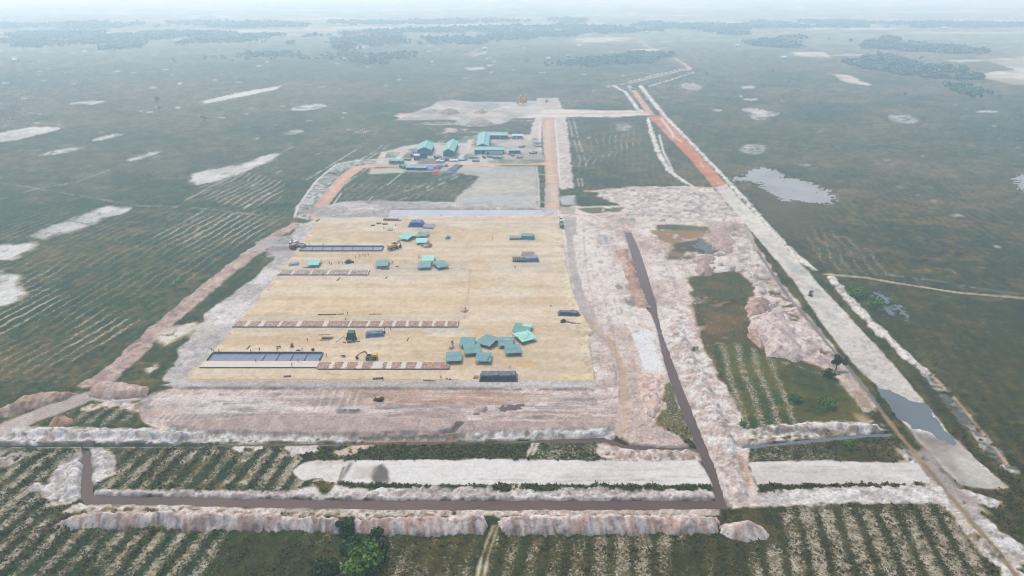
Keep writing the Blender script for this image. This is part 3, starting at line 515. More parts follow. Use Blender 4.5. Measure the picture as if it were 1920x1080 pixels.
for k in range(40):
    px = RNG.uniform(640, 1060); py = RNG.uniform(752, 786); L = RNG.uniform(30, 130)
    paint(blob(px, py, L * .5, RNG.uniform(.8, 2.2), RNG.uniform(-.05, .05), 8), ((136, 122, 120), (188, 156, 136), (228, 214, 206), (150, 132, 126))[k % 4], None, amp=1.2, wl=4, soft=1, alpha=.75, z=-.42)
for k in range(60):
    px = RNG.uniform(285, 1110); py = RNG.uniform(736, 788); L = RNG.uniform(40, 160); q = RNG.random(); dy = RNG.normal(0, 2.5)
    for o in (0, 3.2): track([(px, py + o), (px + L * .5, py + o + dy * .3), (px + L, py + o + dy)], RNG.uniform(1.8, 3.2), (126, 110, 106) if q < .55 else (238, 228, 222), amp=.5, alpha=.6, cover=.7, z=-.42)
for k in range(24):
    px = RNG.uniform(300, 1120); py = RNG.uniform(737, 782)
    paint(blob(px, py, RNG.uniform(12, 46), RNG.uniform(2, 5), RNG.uniform(-.05, .05), 10), ((168, 148, 142), (222, 208, 202), (194, 164, 144), (150, 134, 130))[k % 4], None, NS, amp=3, wl=6, soft=2.5, alpha=.6, z=-.42, cover=.8)
paint([(310, 778), (420, 772), (640, 774), (640, 779), (480, 782), (316, 790)], (150, 136, 130), (176, 160, 154), NS, amp=1.2, wl=5, soft=1, alpha=.7, z=-.35)
for k in range(70):                                     # gullies down the front bank
    px = RNG.uniform(330, 1140); track([(px, 792), (px + RNG.uniform(-3, 3), 810)], RNG.uniform(1.5, 3), (164, 142, 134) if k % 2 else (214, 198, 190), amp=.5, alpha=.5, cover=.8, z=None)
for k in range(10):
    px = 590 + k * 8 + RNG.uniform(-2, 2); track([(px + 12, 732), (px, 765)], 2, (226, 216, 198) if k % 2 else (156, 138, 126), amp=.4, alpha=.7, z=-.4)
for k in range(12):
    px = 290 + k * 12; track([(px, 788), (px + 18, 770)], 3, (232, 226, 222), amp=.8, alpha=.6, z=-.4)
# the bank that falls away to the narrow ditch
paint([(310, 792), (500, 778), (640, 776), (880, 788), (1150, 790), (1154, 812), (1000, 816), (640, 822), (400, 818), (318, 806)], (192, 172, 164), (176, 156, 150), N4, amp=1.2, wl=4, soft=1)
i, m, s = mask([(305, 790), (500, 776), (640, 776), (880, 786), (1150, 788), (1160, 818), (640, 826), (300, 822)], .6, 4, 1)
Z[i] = Z[i] * (1 - m) + m * (1.7 * np.clip((-s) / 3.0, 0, 1) - .3 + .5 * (fbm(X[i] * 2.2, Y[i] * .4, 3, 3, 95) - .5))
paint([(-200, 836), (400, 836), (400, 839), (-200, 840)], (206, 196, 186), (150, 144, 126), N4, amp=.8, wl=3, soft=.8, cover=.6)
paint([(-200, 812), (60, 800), (300, 803), (400, 814), (640, 822), (840, 820), (1000, 814), (1156, 806), (1156, 822), (840, 826), (640, 829), (-200, 833)], (230, 226, 224), (196, 186, 178), N4, amp=1.6, wl=4, soft=.8, rough=.5, crough=3, cover=.94)
paint([(-200, 826), (300, 827), (400, 829), (400, 833), (-200, 833)], (74, 76, 68), (120, 116, 110), N4, amp=.8, wl=3, soft=.8, cover=.6); paint([(660, 818), (760, 816), (900, 822), (840, 825), (660, 826)], (84, 88, 66), (150, 140, 130), N4, amp=1.4, wl=3, soft=1, cover=.5)
track([(800, 822), (850, 812), (868, 792)], 10, (120, 104, 98), (150, 132, 124), amp=.6)
paint([(680, 824.5), (760, 824), (860, 823), (850, 827), (800, 829), (680, 829)], (206, 164, 140), (196, 158, 136), N3, amp=.5, wl=4, soft=.7, z=-.5); paint([(1005, 823), (1120, 819), (1120, 824), (1010, 827)], (196, 164, 134), amp=.5, soft=.7, z=-.5)
paint([(410, 830), (660, 829), (660, 834), (560, 836), (430, 835)], (178, 168, 166), (196, 186, 182), NS, amp=.6, wl=4, soft=.7); paint([(440, 838), (490, 836), (500, 842), (450, 846)], (226, 222, 218), amp=1.5, wl=4, soft=1, cover=.8); paint([(505, 844), (540, 834), (600, 832), (590, 846), (550, 856), (545, 846)], (230, 224, 220), (206, 196, 190), N4, amp=2.5, wl=4, soft=1, cover=.85)
paint([(630, 848), (660, 836), (690, 832), (700, 838), (660, 852), (640, 858)], (226, 206, 188), (206, 190, 170), N4, amp=2, wl=4, soft=1, cover=.75); paint([(1120, 832), (1180, 838), (1290, 842), (1316, 850), (1318, 862), (1200, 868), (1130, 858)], (226, 212, 204), (176, 150, 136), N4, amp=2, wl=4, soft=1.2, cover=.85, rough=.4)
paint([(1240, 842), (1252, 858), (1278, 902), (1270, 906), (1244, 862), (1234, 845)], (176, 140, 118), (212, 196, 186), N4, amp=1, wl=4, soft=1, cover=.6)
# left corner
paint([(-200, 800), (0, 796), (60, 772), (120, 745), (168, 734), (182, 746), (150, 760), (110, 775), (40, 804), (-40, 830), (-200, 850)], (204, 192, 184), (186, 172, 166), NS, amp=.9, wl=5, soft=.8, reg=7, z=.05)
track([(165, 742), (200, 750), (268, 748)], [16, 14, 10], (194, 190, 188), amp=.8, reg=7); paint([(262, 750), (288, 738), (290, 760), (264, 776)], (168, 158, 154), (190, 178, 172), N4, amp=1.5, wl=4, soft=1.5, rough=.4)
paint([(150, 762), (220, 752), (262, 756), (258, 772), (190, 766), (160, 775)], (196, 168, 146), (222, 212, 206), N4, amp=2, wl=4, soft=1, cover=.7, rough=.5)
paint([(-200, 845), (50, 842), (60, 850), (20, 870), (-200, 900)], (216, 210, 206), (150, 146, 130), N4, amp=2, wl=5, soft=2, cover=.7)
# ---- pale sand strips at the bottom
paint([(548, 884), (566, 868), (592, 861), (645, 864), (652, 864), (632, 906), (600, 900), (570, 902), (560, 896)], (228, 222, 218), (206, 194, 188), NS, amp=1.6, wl=5, soft=.7, reg=8)
paint([(650, 864), (800, 861), (1000, 861), (1180, 864), (1305, 863), (1326, 886), (1344, 910), (1180, 909), (960, 907), (820, 909), (700, 906), (634, 905)], (234, 230, 227), (222, 215, 211), NS, amp=.9, wl=5, soft=.6, reg=8, z=.0)
for P in ([(656, 866), (664, 866), (652, 885), (640, 903), (634, 903), (642, 888)], [(700, 876), (716, 870), (728, 884), (732, 905), (702, 905), (694, 892)]): paint(P, (112, 106, 104), (140, 132, 130), N3, amp=.7, wl=4, soft=1.2, reg=8)
paint([(664, 872), (705, 874), (690, 896), (655, 898)], (206, 192, 184), (222, 214, 208), NS, amp=2, wl=4, soft=2, alpha=.8, reg=8)
for k in range(26):
    px = RNG.uniform(740, 1300); py = RNG.uniform(868, 905); L = RNG.uniform(30, 160)
    track([(px, py), (px + L / 2, py - RNG.uniform(0, 2)), (px + L, py - RNG.uniform(-2, 4))], 2, (196, 188, 184) if k % 3 else (168, 160, 156), amp=.3, alpha=.6, cover=.6, reg=8, z=0)
paint([(1403, 868), (1440, 864), (1560, 864), (1690, 867), (1720, 869), (1745, 905), (1700, 907), (1600, 907), (1420, 908), (1412, 890)], (228, 222, 219), (214, 207, 204), NS, amp=.9, wl=5, soft=.6, reg=8, z=0)
for k in range(16):
    px = RNG.uniform(1420, 1690); py = RNG.uniform(870, 905); L = RNG.uniform(20, 80)
    track([(px, py), (px + L, py + RNG.uniform(-1, 1))], 2, (176, 168, 164), amp=.3, alpha=.6, cover=.55, reg=8, z=0)
paint([(170, 919), (600, 921), (700, 918), (820, 912), (900, 914), (940, 920), (1100, 914), (1345, 920), (1350, 936), (640, 935), (174, 926)], (216, 208, 204), (190, 178, 174), N4, amp=1.6, wl=3, soft=.7, rough=.5, crough=2.5)
paint([(572, 914), (620, 906), (640, 912), (700, 918), (600, 926), (540, 926)], (228, 222, 218), amp=1.5, wl=4, soft=1); paint([(590, 904), (630, 906), (612, 926), (604, 926)], (76, 80, 46), (110, 100, 70), N4, amp=1, wl=3, soft=1, bare=0)
paint([(150, 944), (400, 950), (640, 954), (900, 954), (1355, 952), (1352, 966), (900, 968), (640, 970), (400, 964), (150, 962), (120, 960)], (222, 212, 206), (192, 178, 168), N4, amp=1.8, wl=4, soft=1, rough=.3, cover=.95)
paint([(160, 950), (640, 962), (640, 968), (170, 958)], (64, 72, 42), (96, 94, 62), N4, amp=1, wl=4, soft=1, cover=.42, bare=0); paint([(650, 956), (860, 958), (860, 966), (650, 968)], (64, 72, 42), (96, 94, 62), N4, amp=1, wl=4, soft=1, cover=.4, bare=0)
paint([(1425, 922), (1520, 913), (1640, 911), (1700, 908), (1765, 912), (1785, 945), (1600, 942), (1520, 949), (1425, 950)], (232, 226, 223), (192, 186, 182), N4, amp=1.4, wl=4, soft=.9, cover=.95, rough=.3)
paint([(1440, 930), (1600, 928), (1750, 930), (1750, 937), (1440, 939)], (176, 178, 176), (204, 202, 200), N4, amp=1.4, wl=4, soft=2.5, alpha=.7, cover=.6)
paint([(1388, 803), (1440, 797), (1560, 789), (1640, 797), (1668, 806), (1600, 816), (1500, 822), (1396, 834)], (238, 231, 226), (160, 146, 132), N4, amp=1.6, wl=4, soft=.8, cover=.92, rough=.4); paint([(1400, 824), (1520, 812), (1560, 808), (1560, 816), (1400, 832)], (66, 74, 48), (130, 124, 110), N4, amp=1, wl=3, soft=.8, cover=.45, bare=0)
paint([(60, 912), (88, 905), (112, 868), (152, 842), (155, 930), (140, 942), (100, 950)], (224, 218, 216), (190, 182, 178), N4, amp=2, wl=5, soft=1, cover=.95, rough=.4); paint([(168, 842), (206, 842), (222, 866), (216, 888), (172, 908)], (226, 220, 218), (196, 188, 184), N4, amp=2, wl=5, soft=1, cover=.95, rough=.3)
# spoil along the right side of the canal
paint([(1238, 582), (1276, 570), (1304, 620), (1336, 690), (1374, 750), (1398, 800), (1402, 870), (1428, 945), (1372, 956), (1350, 900), (1318, 812), (1290, 740), (1262, 672)], (232, 220, 214), (198, 180, 172), N4, amp=2, wl=5, soft=1, rough=.3)
ridge([(1262, 600), (1285, 660), (1315, 730), (1348, 800), (1372, 870), (1392, 930)], [24, 30, 36, 40, 36, 30], 1.5, 1.0, 3.0)
paint([(1378, 850), (1396, 850), (1410, 900), (1425, 940), (1400, 930), (1386, 890)], (186, 150, 124), (222, 206, 196), N4, amp=2, wl=4, soft=1.5, cover=.6)
ridge([(1222, 440), (1246, 510), (1262, 570)], [26, 34, 36], .8, 1.0, 4.0)
for a, b, h in (([(110, 890), (140, 860), (135, 930)], [26, 30, 28], 1.3), ([(190, 850), (195, 880)], [36, 34], 1.3), ([(1440, 806), (1560, 799), (1650, 804)], [22, 26, 20], 1.3), ([(20, 812), (200, 812), (380, 820)], [26, 28, 20], 1.4), ([(700, 820), (900, 818), (1140, 812)], [10, 12, 16], .8), ([(1180, 490), (1200, 550), (1210, 575)], [20, 22, 22], 1.1), ([(1810, 985), (1880, 1050)], [20, 24], .8), ([(1210, 850), (1300, 852)], [22, 22], 1.0)):
    ridge(a, b, h)
# ---- the levelled platform
PAD = [(603, 408), (760, 408), (900, 406), (1049, 405), (1054, 440), (1063, 500), (1076, 555), (1094, 594), (1112, 625), (1104, 629), (1110, 672), (1116, 716), (345, 716), (372, 690), (420, 637), (470, 578), (530, 505), (572, 448)]
i, m, s = mask(PAD, .45, 4, .35)
strk = fbm(X[i] * .06, Y[i], 5.0, 3, 61, CELL[i]); patch = fbm(X[i] * .35, Y[i] * .8, 26, 3, 62); sq = fbm(np.floor(X[i] / 9.0) * 3.1, np.floor(Y[i] / 3.4) * 2.3, 1.0, 1, 64)
nearw = sstep(470, 300, Y[i])
pc = mixc((204, 184, 162), (212, 186, 150), nearw)
pc2 = mixc((224, 206, 190), (228, 208, 180), nearw)
t1 = np.clip(.5 + (strk - .5) * 3.0 + (sq - .5) * .30 + (grain(X[i] * .12, Y[i], CELL[i] * .5, 501, 1.5) - .5) * .5, 0, 1)[:, None]; pc = pc * (1 - t1) + pc2 * t1
t2 = (st(patch, .52, .7) * .6)[:, None]; pc = pc * (1 - t2) + mixc((204, 182, 148), (208, 182, 134), nearw) * t2
t3 = (sstep(.60, .72, fbm(X[i] * .3, Y[i], 8, 3, 63)) * .75)[:, None]; pc = pc * (1 - t3) + c3((226, 214, 196))[None, :] * t3
rt = (sstep(-22, 6, X[i] + (fbm(X[i], Y[i], 10, 2, 66) - .5) * 10) * .55)[:, None]; pc = pc * (1 - rt) + c3((218, 200, 176))[None, :] * rt * (0.92 + .16 * t1)
C[i] = C[i] * (1 - m[:, None]) + pc * m[:, None]; Z[i] = Z[i] * (1 - m) + .55 * m; BARE[i] = np.maximum(BARE[i], m); REG[i[m > .5]] = 9; PM[i] = np.maximum(PM[i], m)
for P, c, al in (([(700, 498), (880, 497), (872, 513), (690, 512)], (206, 194, 182), .8), ([(620, 556), (880, 560), (880, 580), (440, 582)], (220, 196, 148), .4), ([(450, 596), (870, 596), (872, 601), (446, 601)], (206, 196, 184), .8), ([(436, 614), (870, 615), (880, 622), (430, 621)], (202, 192, 184), .8), ([(520, 498), (700, 497), (690, 506), (522, 506)], (214, 206, 198), .8), ([(500, 516), (880, 516), (880, 522), (500, 522)], (210, 202, 192), .7),
                 ([(930, 680), (1000, 676), (1000, 690), (945, 692)], (212, 172, 112), .6), ([(842, 640), (900, 660), (880, 690), (846, 690)], (208, 178, 148), .5), ([(360, 690), (850, 694), (850, 715), (346, 715)], (220, 200, 172), .6), ([(1000, 690), (1060, 690), (1060, 715), (960, 715)], (206, 188, 160), .7), ([(1050, 704), (1112, 703), (1115, 715), (1048, 715)], (228, 208, 160), .8),
                 ([(920, 492), (1030, 490), (1034, 506), (900, 508)], (208, 200, 184), .6), ([(1000, 560), (1060, 556), (1060, 570), (950, 572)], (210, 186, 140), .5), ([(555, 455), (720, 457), (720, 462), (556, 461)], (222, 210, 194), .8), ([(850, 570), (880, 560), (880, 600), (850, 605)], (206, 188, 164), .5)):
    paint(P, c, None, amp=.8, wl=5, soft=1.2, alpha=al, z=.55, reg=9)
for P in ([(715, 505), (790, 505.5), (880, 505)], [(600, 516), (700, 517.6), (876, 517)], [(350, 714), (620, 714), (860, 714)], [(882, 505), (878, 560), (870, 600)]): track(P, 1.6, (128, 116, 104), amp=.25, alpha=.6, cover=.7, reg=9, z=.55)
for k in range(5): track([(600, 700 - k), (640, 706)], 1.2, (176, 156, 130), amp=.3, alpha=.35, reg=9, z=.55)
for y in (421, 470, 531, 541, 552, 565, 590, 640, 650, 700): track([(RNG.uniform(480, 700), y), (RNG.uniform(800, 1000), y + RNG.uniform(-1, 1))], 1.8, (196, 176, 140), amp=.4, alpha=.5, cover=.6, reg=9, z=.55)
for k in range(70):
    px = RNG.uniform(470, 1090); py = RNG.uniform(415, 708); L = RNG.uniform(20, 130); a = RNG.choice([0, 0, .1, -.1, .5, -.4]); q = RNG.random()
    if px - L * .3 < 600 - .825 * (py - 408) + 20 or px + L > 1050 + (py - 405) * .2: continue
    for o in (0, 2.2): track([(px, py + o), (px + L * .5, py + o + a * L * .10), (px + L, py + o + a * L * .25)], 1.8, (176, 152, 118) if q < .6 else (236, 222, 198), amp=.3, alpha=.45, cover=.65, reg=9, z=.55)
for k in range(26):
    px = RNG.uniform(470, 1080); py = RNG.uniform(415, 706)
    if px - 30 < 600 - .825 * (py - 408) + 20 or px + 40 > 1050 + (py - 405) * .2: continue
    paint(blob(px, py, RNG.uniform(10, 34), RNG.uniform(2, 6), 0, 10), ((190, 166, 132), (232, 218, 196), (206, 190, 172))[k % 3], None, amp=2.5, wl=7, soft=3, alpha=.5, z=.55, reg=9)
# ---- water courses and pools cut into the sheet
CANAL = [(1172, 434), (1184, 434), (1198, 466), (1212, 506), (1231, 570), (1233, 592), (1244, 630), (1262, 680), (1284, 735), (1304, 785), (1320, 826), (1336, 862), (1350, 905), (1362, 948), (1362, 952), (900, 954), (640, 951), (400, 946), (160, 942), (150, 930), (152, 900), (158, 842), (168, 842), (168, 885), (174, 926), (400, 930), (640, 935), (1000, 936), (1346, 936), (1336, 905), (1320, 866), (1306, 832), (1286, 785), (1266, 735), (1250, 690), (1240, 650), (1232, 612), (1224, 590), (1208, 572), (1195, 520), (1184, 474)]
DITCH = [(400, 832), (640, 829.5), (860, 826.5), (1000, 824), (1126, 819), (1150, 824), (1172, 832), (1230, 837), (1292, 837), (1306, 840), (1306, 845), (1230, 843), (1165, 838), (1136, 827), (1000, 829), (860, 830), (640, 833), (400, 835)]
LDITCH = [(-250, 832), (400, 832), (400, 836), (-250, 838)]
RDITCH = [(1392, 834), (1470, 828), (1560, 817), (1640, 811), (1672, 810), (1672, 815), (1560, 824), (1470, 833), (1394, 839)]
BACKW = [(732, 393), (1014, 393), (1024, 400), (1020, 405), (730, 404)]
RPOND = [(1648, 728), (1662, 730), (1690, 742), (1716, 753), (1735, 754), (1760, 790), (1792, 826), (1788, 832), (1760, 820), (1742, 806), (1712, 800), (1690, 782), (1668, 756)]
PUD1 = [(884, 770), (896, 760), (920, 753), (950, 757), (985, 754), (980, 768), (972, 775), (940, 776), (925, 772), (905, 780), (880, 782)]
WPOND = [(1368, 330), (1392, 330), (1398, 320), (1430, 312), (1456, 315), (1472, 326), (1496, 334), (1530, 342), (1562, 358), (1576, 378), (1556, 383), (1500, 380), (1462, 376), (1440, 364), (1414, 342), (1372, 338)]
EPOND = [(1624, 548), (1650, 540), (1690, 560), (1722, 592), (1700, 602), (1660, 594), (1630, 570)]
FPOND = [(1893, 330), (1930, 318), (1960, 360), (1920, 362), (1896, 345)]
MARSH = [(1300, 450), (1318, 442), (1346, 464), (1338, 476), (1306, 474)]
for P, d, b, *am in ((CANAL, 1.6, 1.6), (DITCH, 1.2, 1.0), (LDITCH, 1.0, .8), (RDITCH, 1.2, 1.0), (BACKW, 1.2, 2.0), (RPOND, 1.0, 6.0, 1.6), ): carve(P, d, b, *am)
for P, c in ((WPOND, 0.), (EPOND, .12), (FPOND, .04), (PUD1, -.10), (MARSH, .02)):   # shallow pools with tussocks standing in them
    i, m, s = mask(P, 3, 8, 4); tus = fbm(X[i], Y[i], 3.0, 3, 51) - np.clip((-s - 3) / 22, -.25, .22) + c * (1.5 * vnoise(X[i] / 1.6, Y[i] / 1.6, 53))
    deep = m * sstep(.60, .46, tus); Z[i] = Z[i] * (1 - deep) - .9 * deep; BARE[i] = np.maximum(BARE[i], m)
for k in range(9):
    P = strip([(1308 + k * 9, 748 + k * 20), (1342 + k * 8, 742 + k * 20)], 2); paint(P, (168, 150, 144), amp=.6, soft=.6, alpha=.5, cover=.6) if k < 8 else None
C *= (1 + BARE * ((G1 - .5) * .22 + (G2 - .5) * .16))[:, None]
cl = fbm(X, Y, 1.7, 3, 131, CELL * .8, .8); cl2 = fbm(X, Y, 5.0, 3, 133, CELL)
Z += RO * ((cl - .5) * 1.5 + (cl2 - .5) * .9); C *= (1 + RO * ((cl - .5) * .8 + (cl2 - .5) * .6 + .06))[:, None]
sp2 = sstep(.66, .74, grain(X, Y, CELL, 611, 1.6)) * RO; C *= (1 - .38 * sp2)[:, None]; sp3 = sstep(.64, .72, grain(X, Y, CELL, 621, 1.3)) * RO; C = np.minimum(C * (1 + .22 * sp3)[:, None], .82)
# keep everything opaque to a sensible reflectance
CV = np.clip(COV, 0, 1) * (1 - PM)
vg = ((1 - np.clip(BARE, 0, 1)) * sstep(650, 300, DIST))[:, None]; C *= 1 - vg + vg * np.array([1.08, .90, .55])[None, :]  # near plants warmed and darkened in colour to offset the blue haze veil
C = np.clip(C * 0.45 * np.array([1.05, 1.06, .98])[None, :], 0.003, 0.6)
# ------------------------------------------------------------------ the sheet becomes one object per kind of ground
idx = np.arange(NP).reshape(NV, NU)
quads = np.stack([idx[1:, :-1], idx[1:, 1:], idx[:-1, 1:], idx[:-1, :-1]], -1).reshape(-1, 4)
fr = REG.reshape(NV, NU)[1:, :-1].ravel()
NAMES = {0: 'ground', 1: 'footpath', 2: 'sand_road', 3: 'laterite_road', 4: 'dirt_road', 5: 'loop_road', 6: 'mud_track', 7: 'haul_road', 8: 'sand_strip', 9: 'sand_platform'}
def sheet(name, V3, Q, Cc, m, cv=None):
    me = bpy.data.meshes.new(name); me.vertices.add(len(V3)); me.vertices.foreach_set('co', V3.astype(np.float32).ravel())
    me.loops.add(Q.size); me.loops.foreach_set('vertex_index', Q.astype(np.int32).ravel())
    me.polygons.add(len(Q)); me.polygons.foreach_set('loop_start', np.arange(0, Q.size, Q.shape[1], dtype=np.int32))
    me.polygons.foreach_set('loop_total', np.full(len(Q), Q.shape[1], np.int32)); me.polygons.foreach_set('use_smooth', np.ones(len(Q), bool))
    me.update(calc_edges=True)
    ca = me.color_attributes.new('Col', 'FLOAT_COLOR', 'POINT'); ca.data.foreach_set('color', np.concatenate([Cc, np.ones((len(Cc), 1))], 1).astype(np.float32).ravel())
    fa = me.attributes.new('Cov', 'FLOAT', 'POINT'); fa.data.foreach_set('value', (np.zeros(len(V3)) if cv is None else cv).astype(np.float32))
    me.materials.append(m); o = bpy.data.objects.new(name, me); COL.objects.link(o); return o
P3 = np.stack([X, Y, Z], 1)
for r, nm in NAMES.items():
    q = quads[fr == r]
    if not len(q): continue
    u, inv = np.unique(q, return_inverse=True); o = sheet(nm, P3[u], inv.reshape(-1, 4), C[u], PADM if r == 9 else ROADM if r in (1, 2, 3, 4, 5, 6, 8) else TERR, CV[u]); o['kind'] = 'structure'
def zat(x, y):
    """height of the built ground under a point"""
    e_ = None; d2 = y; t = math.atan2(CAM_H, y); py = 540 + F * math.tan(t - PITCH)
    depth = y * CP + CAM_H * SP; px = 960 + F * x / depth
    iu = int(np.clip(np.searchsorted(us, px), 0, NU - 1)); iv = int(np.clip(np.searchsorted(vs_, py), 0, NV - 1)); return float(Z[iv * NU + iu])
def water(name, poly, z, m, grow=3.0):
    P = [Vector(p) for p in world(poly)]; me = bpy.data.meshes.new(name); bm = bmesh.new()
    n = len(P); area = sum(P[k].x * P[(k + 1) % n].y - P[(k + 1) % n].x * P[k].y for k in range(n)); sg = 1 if area > 0 else -1
    vs = []
    for k in range(n):
        a, b, c = P[k - 1], P[k], P[(k + 1) % n]; d1 = (b - a).normalized(); d2 = (c - b).normalized()
        nn_ = (Vector((d1.y, -d1.x)) + Vector((d2.y, -d2.x))) * sg; nn_ = nn_.normalized() if nn_.length > 1e-4 else Vector((d1.y, -d1.x)) * sg
        q = b + nn_ * grow; vs.append(bm.verts.new((q.x, q.y, z)))
    f = bm.faces.new(vs); bmesh.ops.triangulate(bm, faces=[f]); bm.normal_update()
    for f in bm.faces:
        if f.normal.z < 0: f.normal_flip()
    bm.to_mesh(me); bm.free(); o = link(name, me, m); o['kind'] = 'structure'; return o
WM = water_mat('muddy_water', (74, 58, 52), .3, .2); WG = water_mat('grey_water', (132, 128, 128), .15); WD = water_mat('dark_water', (80, 86, 86), .15, .3); WP = water_mat('pale_water', (122, 124, 122), .6, .06)
water('canal_water', CANAL, -.75, WM, .6); water('ditch_water', DITCH, -.55, WM, .5); water('ditch_water', LDITCH, -.75, water_mat('ditch_shade_water', (40, 40, 36), .4, .08), .5); water('ditch_water', RDITCH, -.6, WD, .6)
water('basin_water', BACKW, -.45, WG, 1.0); water('pool_water', RPOND, -.45, WD, 1.5); water('puddle_water', PUD1, -.6, WM, 1.0); water('marsh_water', MARSH, -.45, water_mat('marsh_dark_water', (62, 64, 66), .3, .15), 1)
water('pond_water', WPOND, -.40, WP, 2); water('pond_water', EPOND, -.40, water_mat('dull_water', (84, 90, 94), .5, .08), 2); water('pond_water', FPOND, -.40, WP, 2)
# ------------------------------------------------------------------ heaps and banks of spoil: each a solid of its own
def heap(name, outline, h, a, b, label, cat, group=None, sp=0.5, inr=None, gully=0.0, gwl=3.0, rough=.35, edge=.5, crest=None, power=1.7, wl=3.0, seed=5, floor=0.0, flat=False):
    P = world(outline); m = 1.2
    x0 = min(p[0] for p in P) - m; x1 = max(p[0] for p in P) + m; y0 = min(p[1] for p in P) - m; y1 = max(p[1] for p in P) + m
    nx = int((x1 - x0) / sp) + 2; ny = int((y1 - y0) / sp) + 2
    gx, gy = np.meshgrid(np.linspace(x0, x1, nx), np.linspace(y0, y1, ny)); x = gx.ravel(); y = gy.ravel()
    s = sdf(P, x, y) + (fbm(x, y, wl, 3, seed) - .5) * 2 * edge
    if gully: s = s + (np.abs(vnoise(x / gwl + .15 * y, y / (gwl * 4), seed + 2) - .5) * 2 - .5) * gully + (np.abs(vnoise(x / (gwl * .38) + .3 * y, y / (gwl * 2), seed + 3) - .5) * 2 - .5) * gully * .6
    d = np.maximum(-s, 0); R = inr or max(.8, float(np.max(d)) * .9)
    t = np.clip(d / R, 0, 1); e = 1 - (1 - t) ** power
    lump = 1 + (fbm(x, y, wl * 1.5, 4, seed + 5) - .5) * 2 * rough
    z = h * e * lump; z = np.where(s > 0, -.4, z + floor - .05); z[s > 0] = floor - .5
    t1 = st(.6 * fbm(x, y, wl * 1.3, 4, seed + 7) + .4 * vnoise(x / 1.1 + .2 * y, y / 7.0, seed + 9), .36, .64)
    c = mixc(a, b, t1) * .45 * np.array([1.05, 1.01, .95])[None, :] * (.8 + .4 * vnoise(x / .6, y / 1.4, seed + 11))[:, None] * (1 - .35 * sstep(.68, .78, vnoise(x / .9, y / .8, seed + 13)))[:, None]
    ix = np.arange(nx * ny).reshape(ny, nx); q = np.stack([ix[:-1, :-1], ix[:-1, 1:], ix[1:, 1:], ix[1:, :-1]], -1).reshape(-1, 4)
    keep = (s[q] < 0).any(1); q = q[keep]; u, inv = np.unique(q, return_inverse=True)
    cx, cy = float(np.mean(x[u])), float(np.mean(y[u]))
    V3 = np.stack([x[u] - cx, y[u] - cy, z[u]], 1); o = sheet(name, V3, inv.reshape(-1, 4), c[u], HEAPM); o.location = (cx, cy, 0)
    tag(o, label, cat, group); return o
BANKS = 'banks of dug sand along the front canal'
heap('sand_bank', [(98, 990), (116, 976), (150, 966), (260, 962), (400, 965), (560, 970), (640, 975), (648, 990), (640, 998), (560, 997), (420, 993), (260, 990), (130, 992)], 3.3, (234, 224, 217), (200, 172, 155), 'long gullied bank of pale sand in front of the canal, left part', 'sand bank', BANKS, .26, 4.6, 1.3, 2.2, .42, .5, seed=3)
heap('sand_bank', [(656, 992), (662, 976), (760, 972), (860, 970), (912, 972), (918, 982), (905, 1000), (800, 1003), (690, 1003)], 3.4, (234, 222, 214), (204, 174, 156), 'gullied sand bank in front of the canal, between the bushes and the wheel tracks', 'sand bank', BANKS, .26, 4.6, 1.2, 2.4, .4, .5, seed=13)
heap('sand_bank', [(926, 980), (940, 971), (1100, 970), (1250, 969), (1346, 970), (1352, 984), (1346, 1000), (1200, 1001), (1060, 1002), (980, 1006), (940, 1000)], 3.2, (236, 227, 221), (208, 182, 166), 'gullied sand bank between the wheel tracks and the rounded end heap', 'sand bank', BANKS, .26, 4.6, 1.2, 2.6, .4, .5, seed=23)
heap('sand_heap', [(1350, 999), (1352, 986), (1376, 980), (1400, 976), (1428, 988), (1442, 1002), (1436, 1012), (1400, 1016), (1375, 1012)], 3.2, (236, 229, 224), (212, 190, 177), 'rounded pale sand heap at the right end of the front bank', 'sand heap', None, .4, 6, .6, 3, .35, .5, seed=33)
BH = 'heaps of sand on the wet ground left of the sand road'
heap('sand_heap', [(1402, 618), (1414, 596), (1438, 586), (1466, 588), (1484, 616), (1506, 650), (1508, 674), (1490, 680), (1462, 670), (1440, 668), (1436, 650), (1418, 640)], 4.2, (226, 212, 205), (204, 184, 177), 'largest sand heap, a broad lumpy mound beside the dark ditch track', 'sand heap', BH, .6, 9, 1.2, 4, .45, 1.0, seed=43)
heap('sand_heap', [(1398, 575), (1408, 562), (1430, 557), (1446, 568), (1444, 582), (1420, 590), (1402, 596)], 2.6, (206, 180, 164), (176, 146, 130), 'reddish brown heap of soil behind the largest sand heap', 'sand heap', BH, .5, 6, 1.0, 2.5, .6, .8, seed=53)
heap('sand_heap', [(1400, 628), (1410, 606), (1430, 614), (1436, 640), (1428, 652), (1410, 642)], 2.0, (204, 178, 162), (178, 148, 132), 'brown heap of soil at the left foot of the largest sand heap', 'sand heap', BH, .5, 5, .8, 2.5, .5, .8, seed=63)
heap('sand_heap', [(1302, 508), (1308, 494), (1324, 490), (1338, 506), (1334, 518), (1312, 519)], 3.4, (206, 182, 170), (184, 160, 150), 'round pinkish sand heap on the wet heath near the dark pool', 'sand heap', BH, .5, 6, .5, 3, .25, .6, seed=73)
heap('sand_heap', [(1296, 490), (1306, 480), (1330, 477), (1344, 485), (1338, 494), (1310, 497)], 2.2, (206, 184, 174), (188, 164, 154), 'low pinkish sand heap right behind the round one', 'sand heap', BH, .6, 6, .5, 3, .25, .6, seed=75)
heap('sand_heap', [(1322, 440), (1350, 426), (1372, 440), (1384, 462), (1366, 476), (1340, 466)], 2.2, (204, 182, 174), (186, 164, 158), 'flat pinkish spoil heap on the pale slope above the dark pool', 'sand heap', BH, .8, 9, 1, 4, .4, 1.2, seed=83)
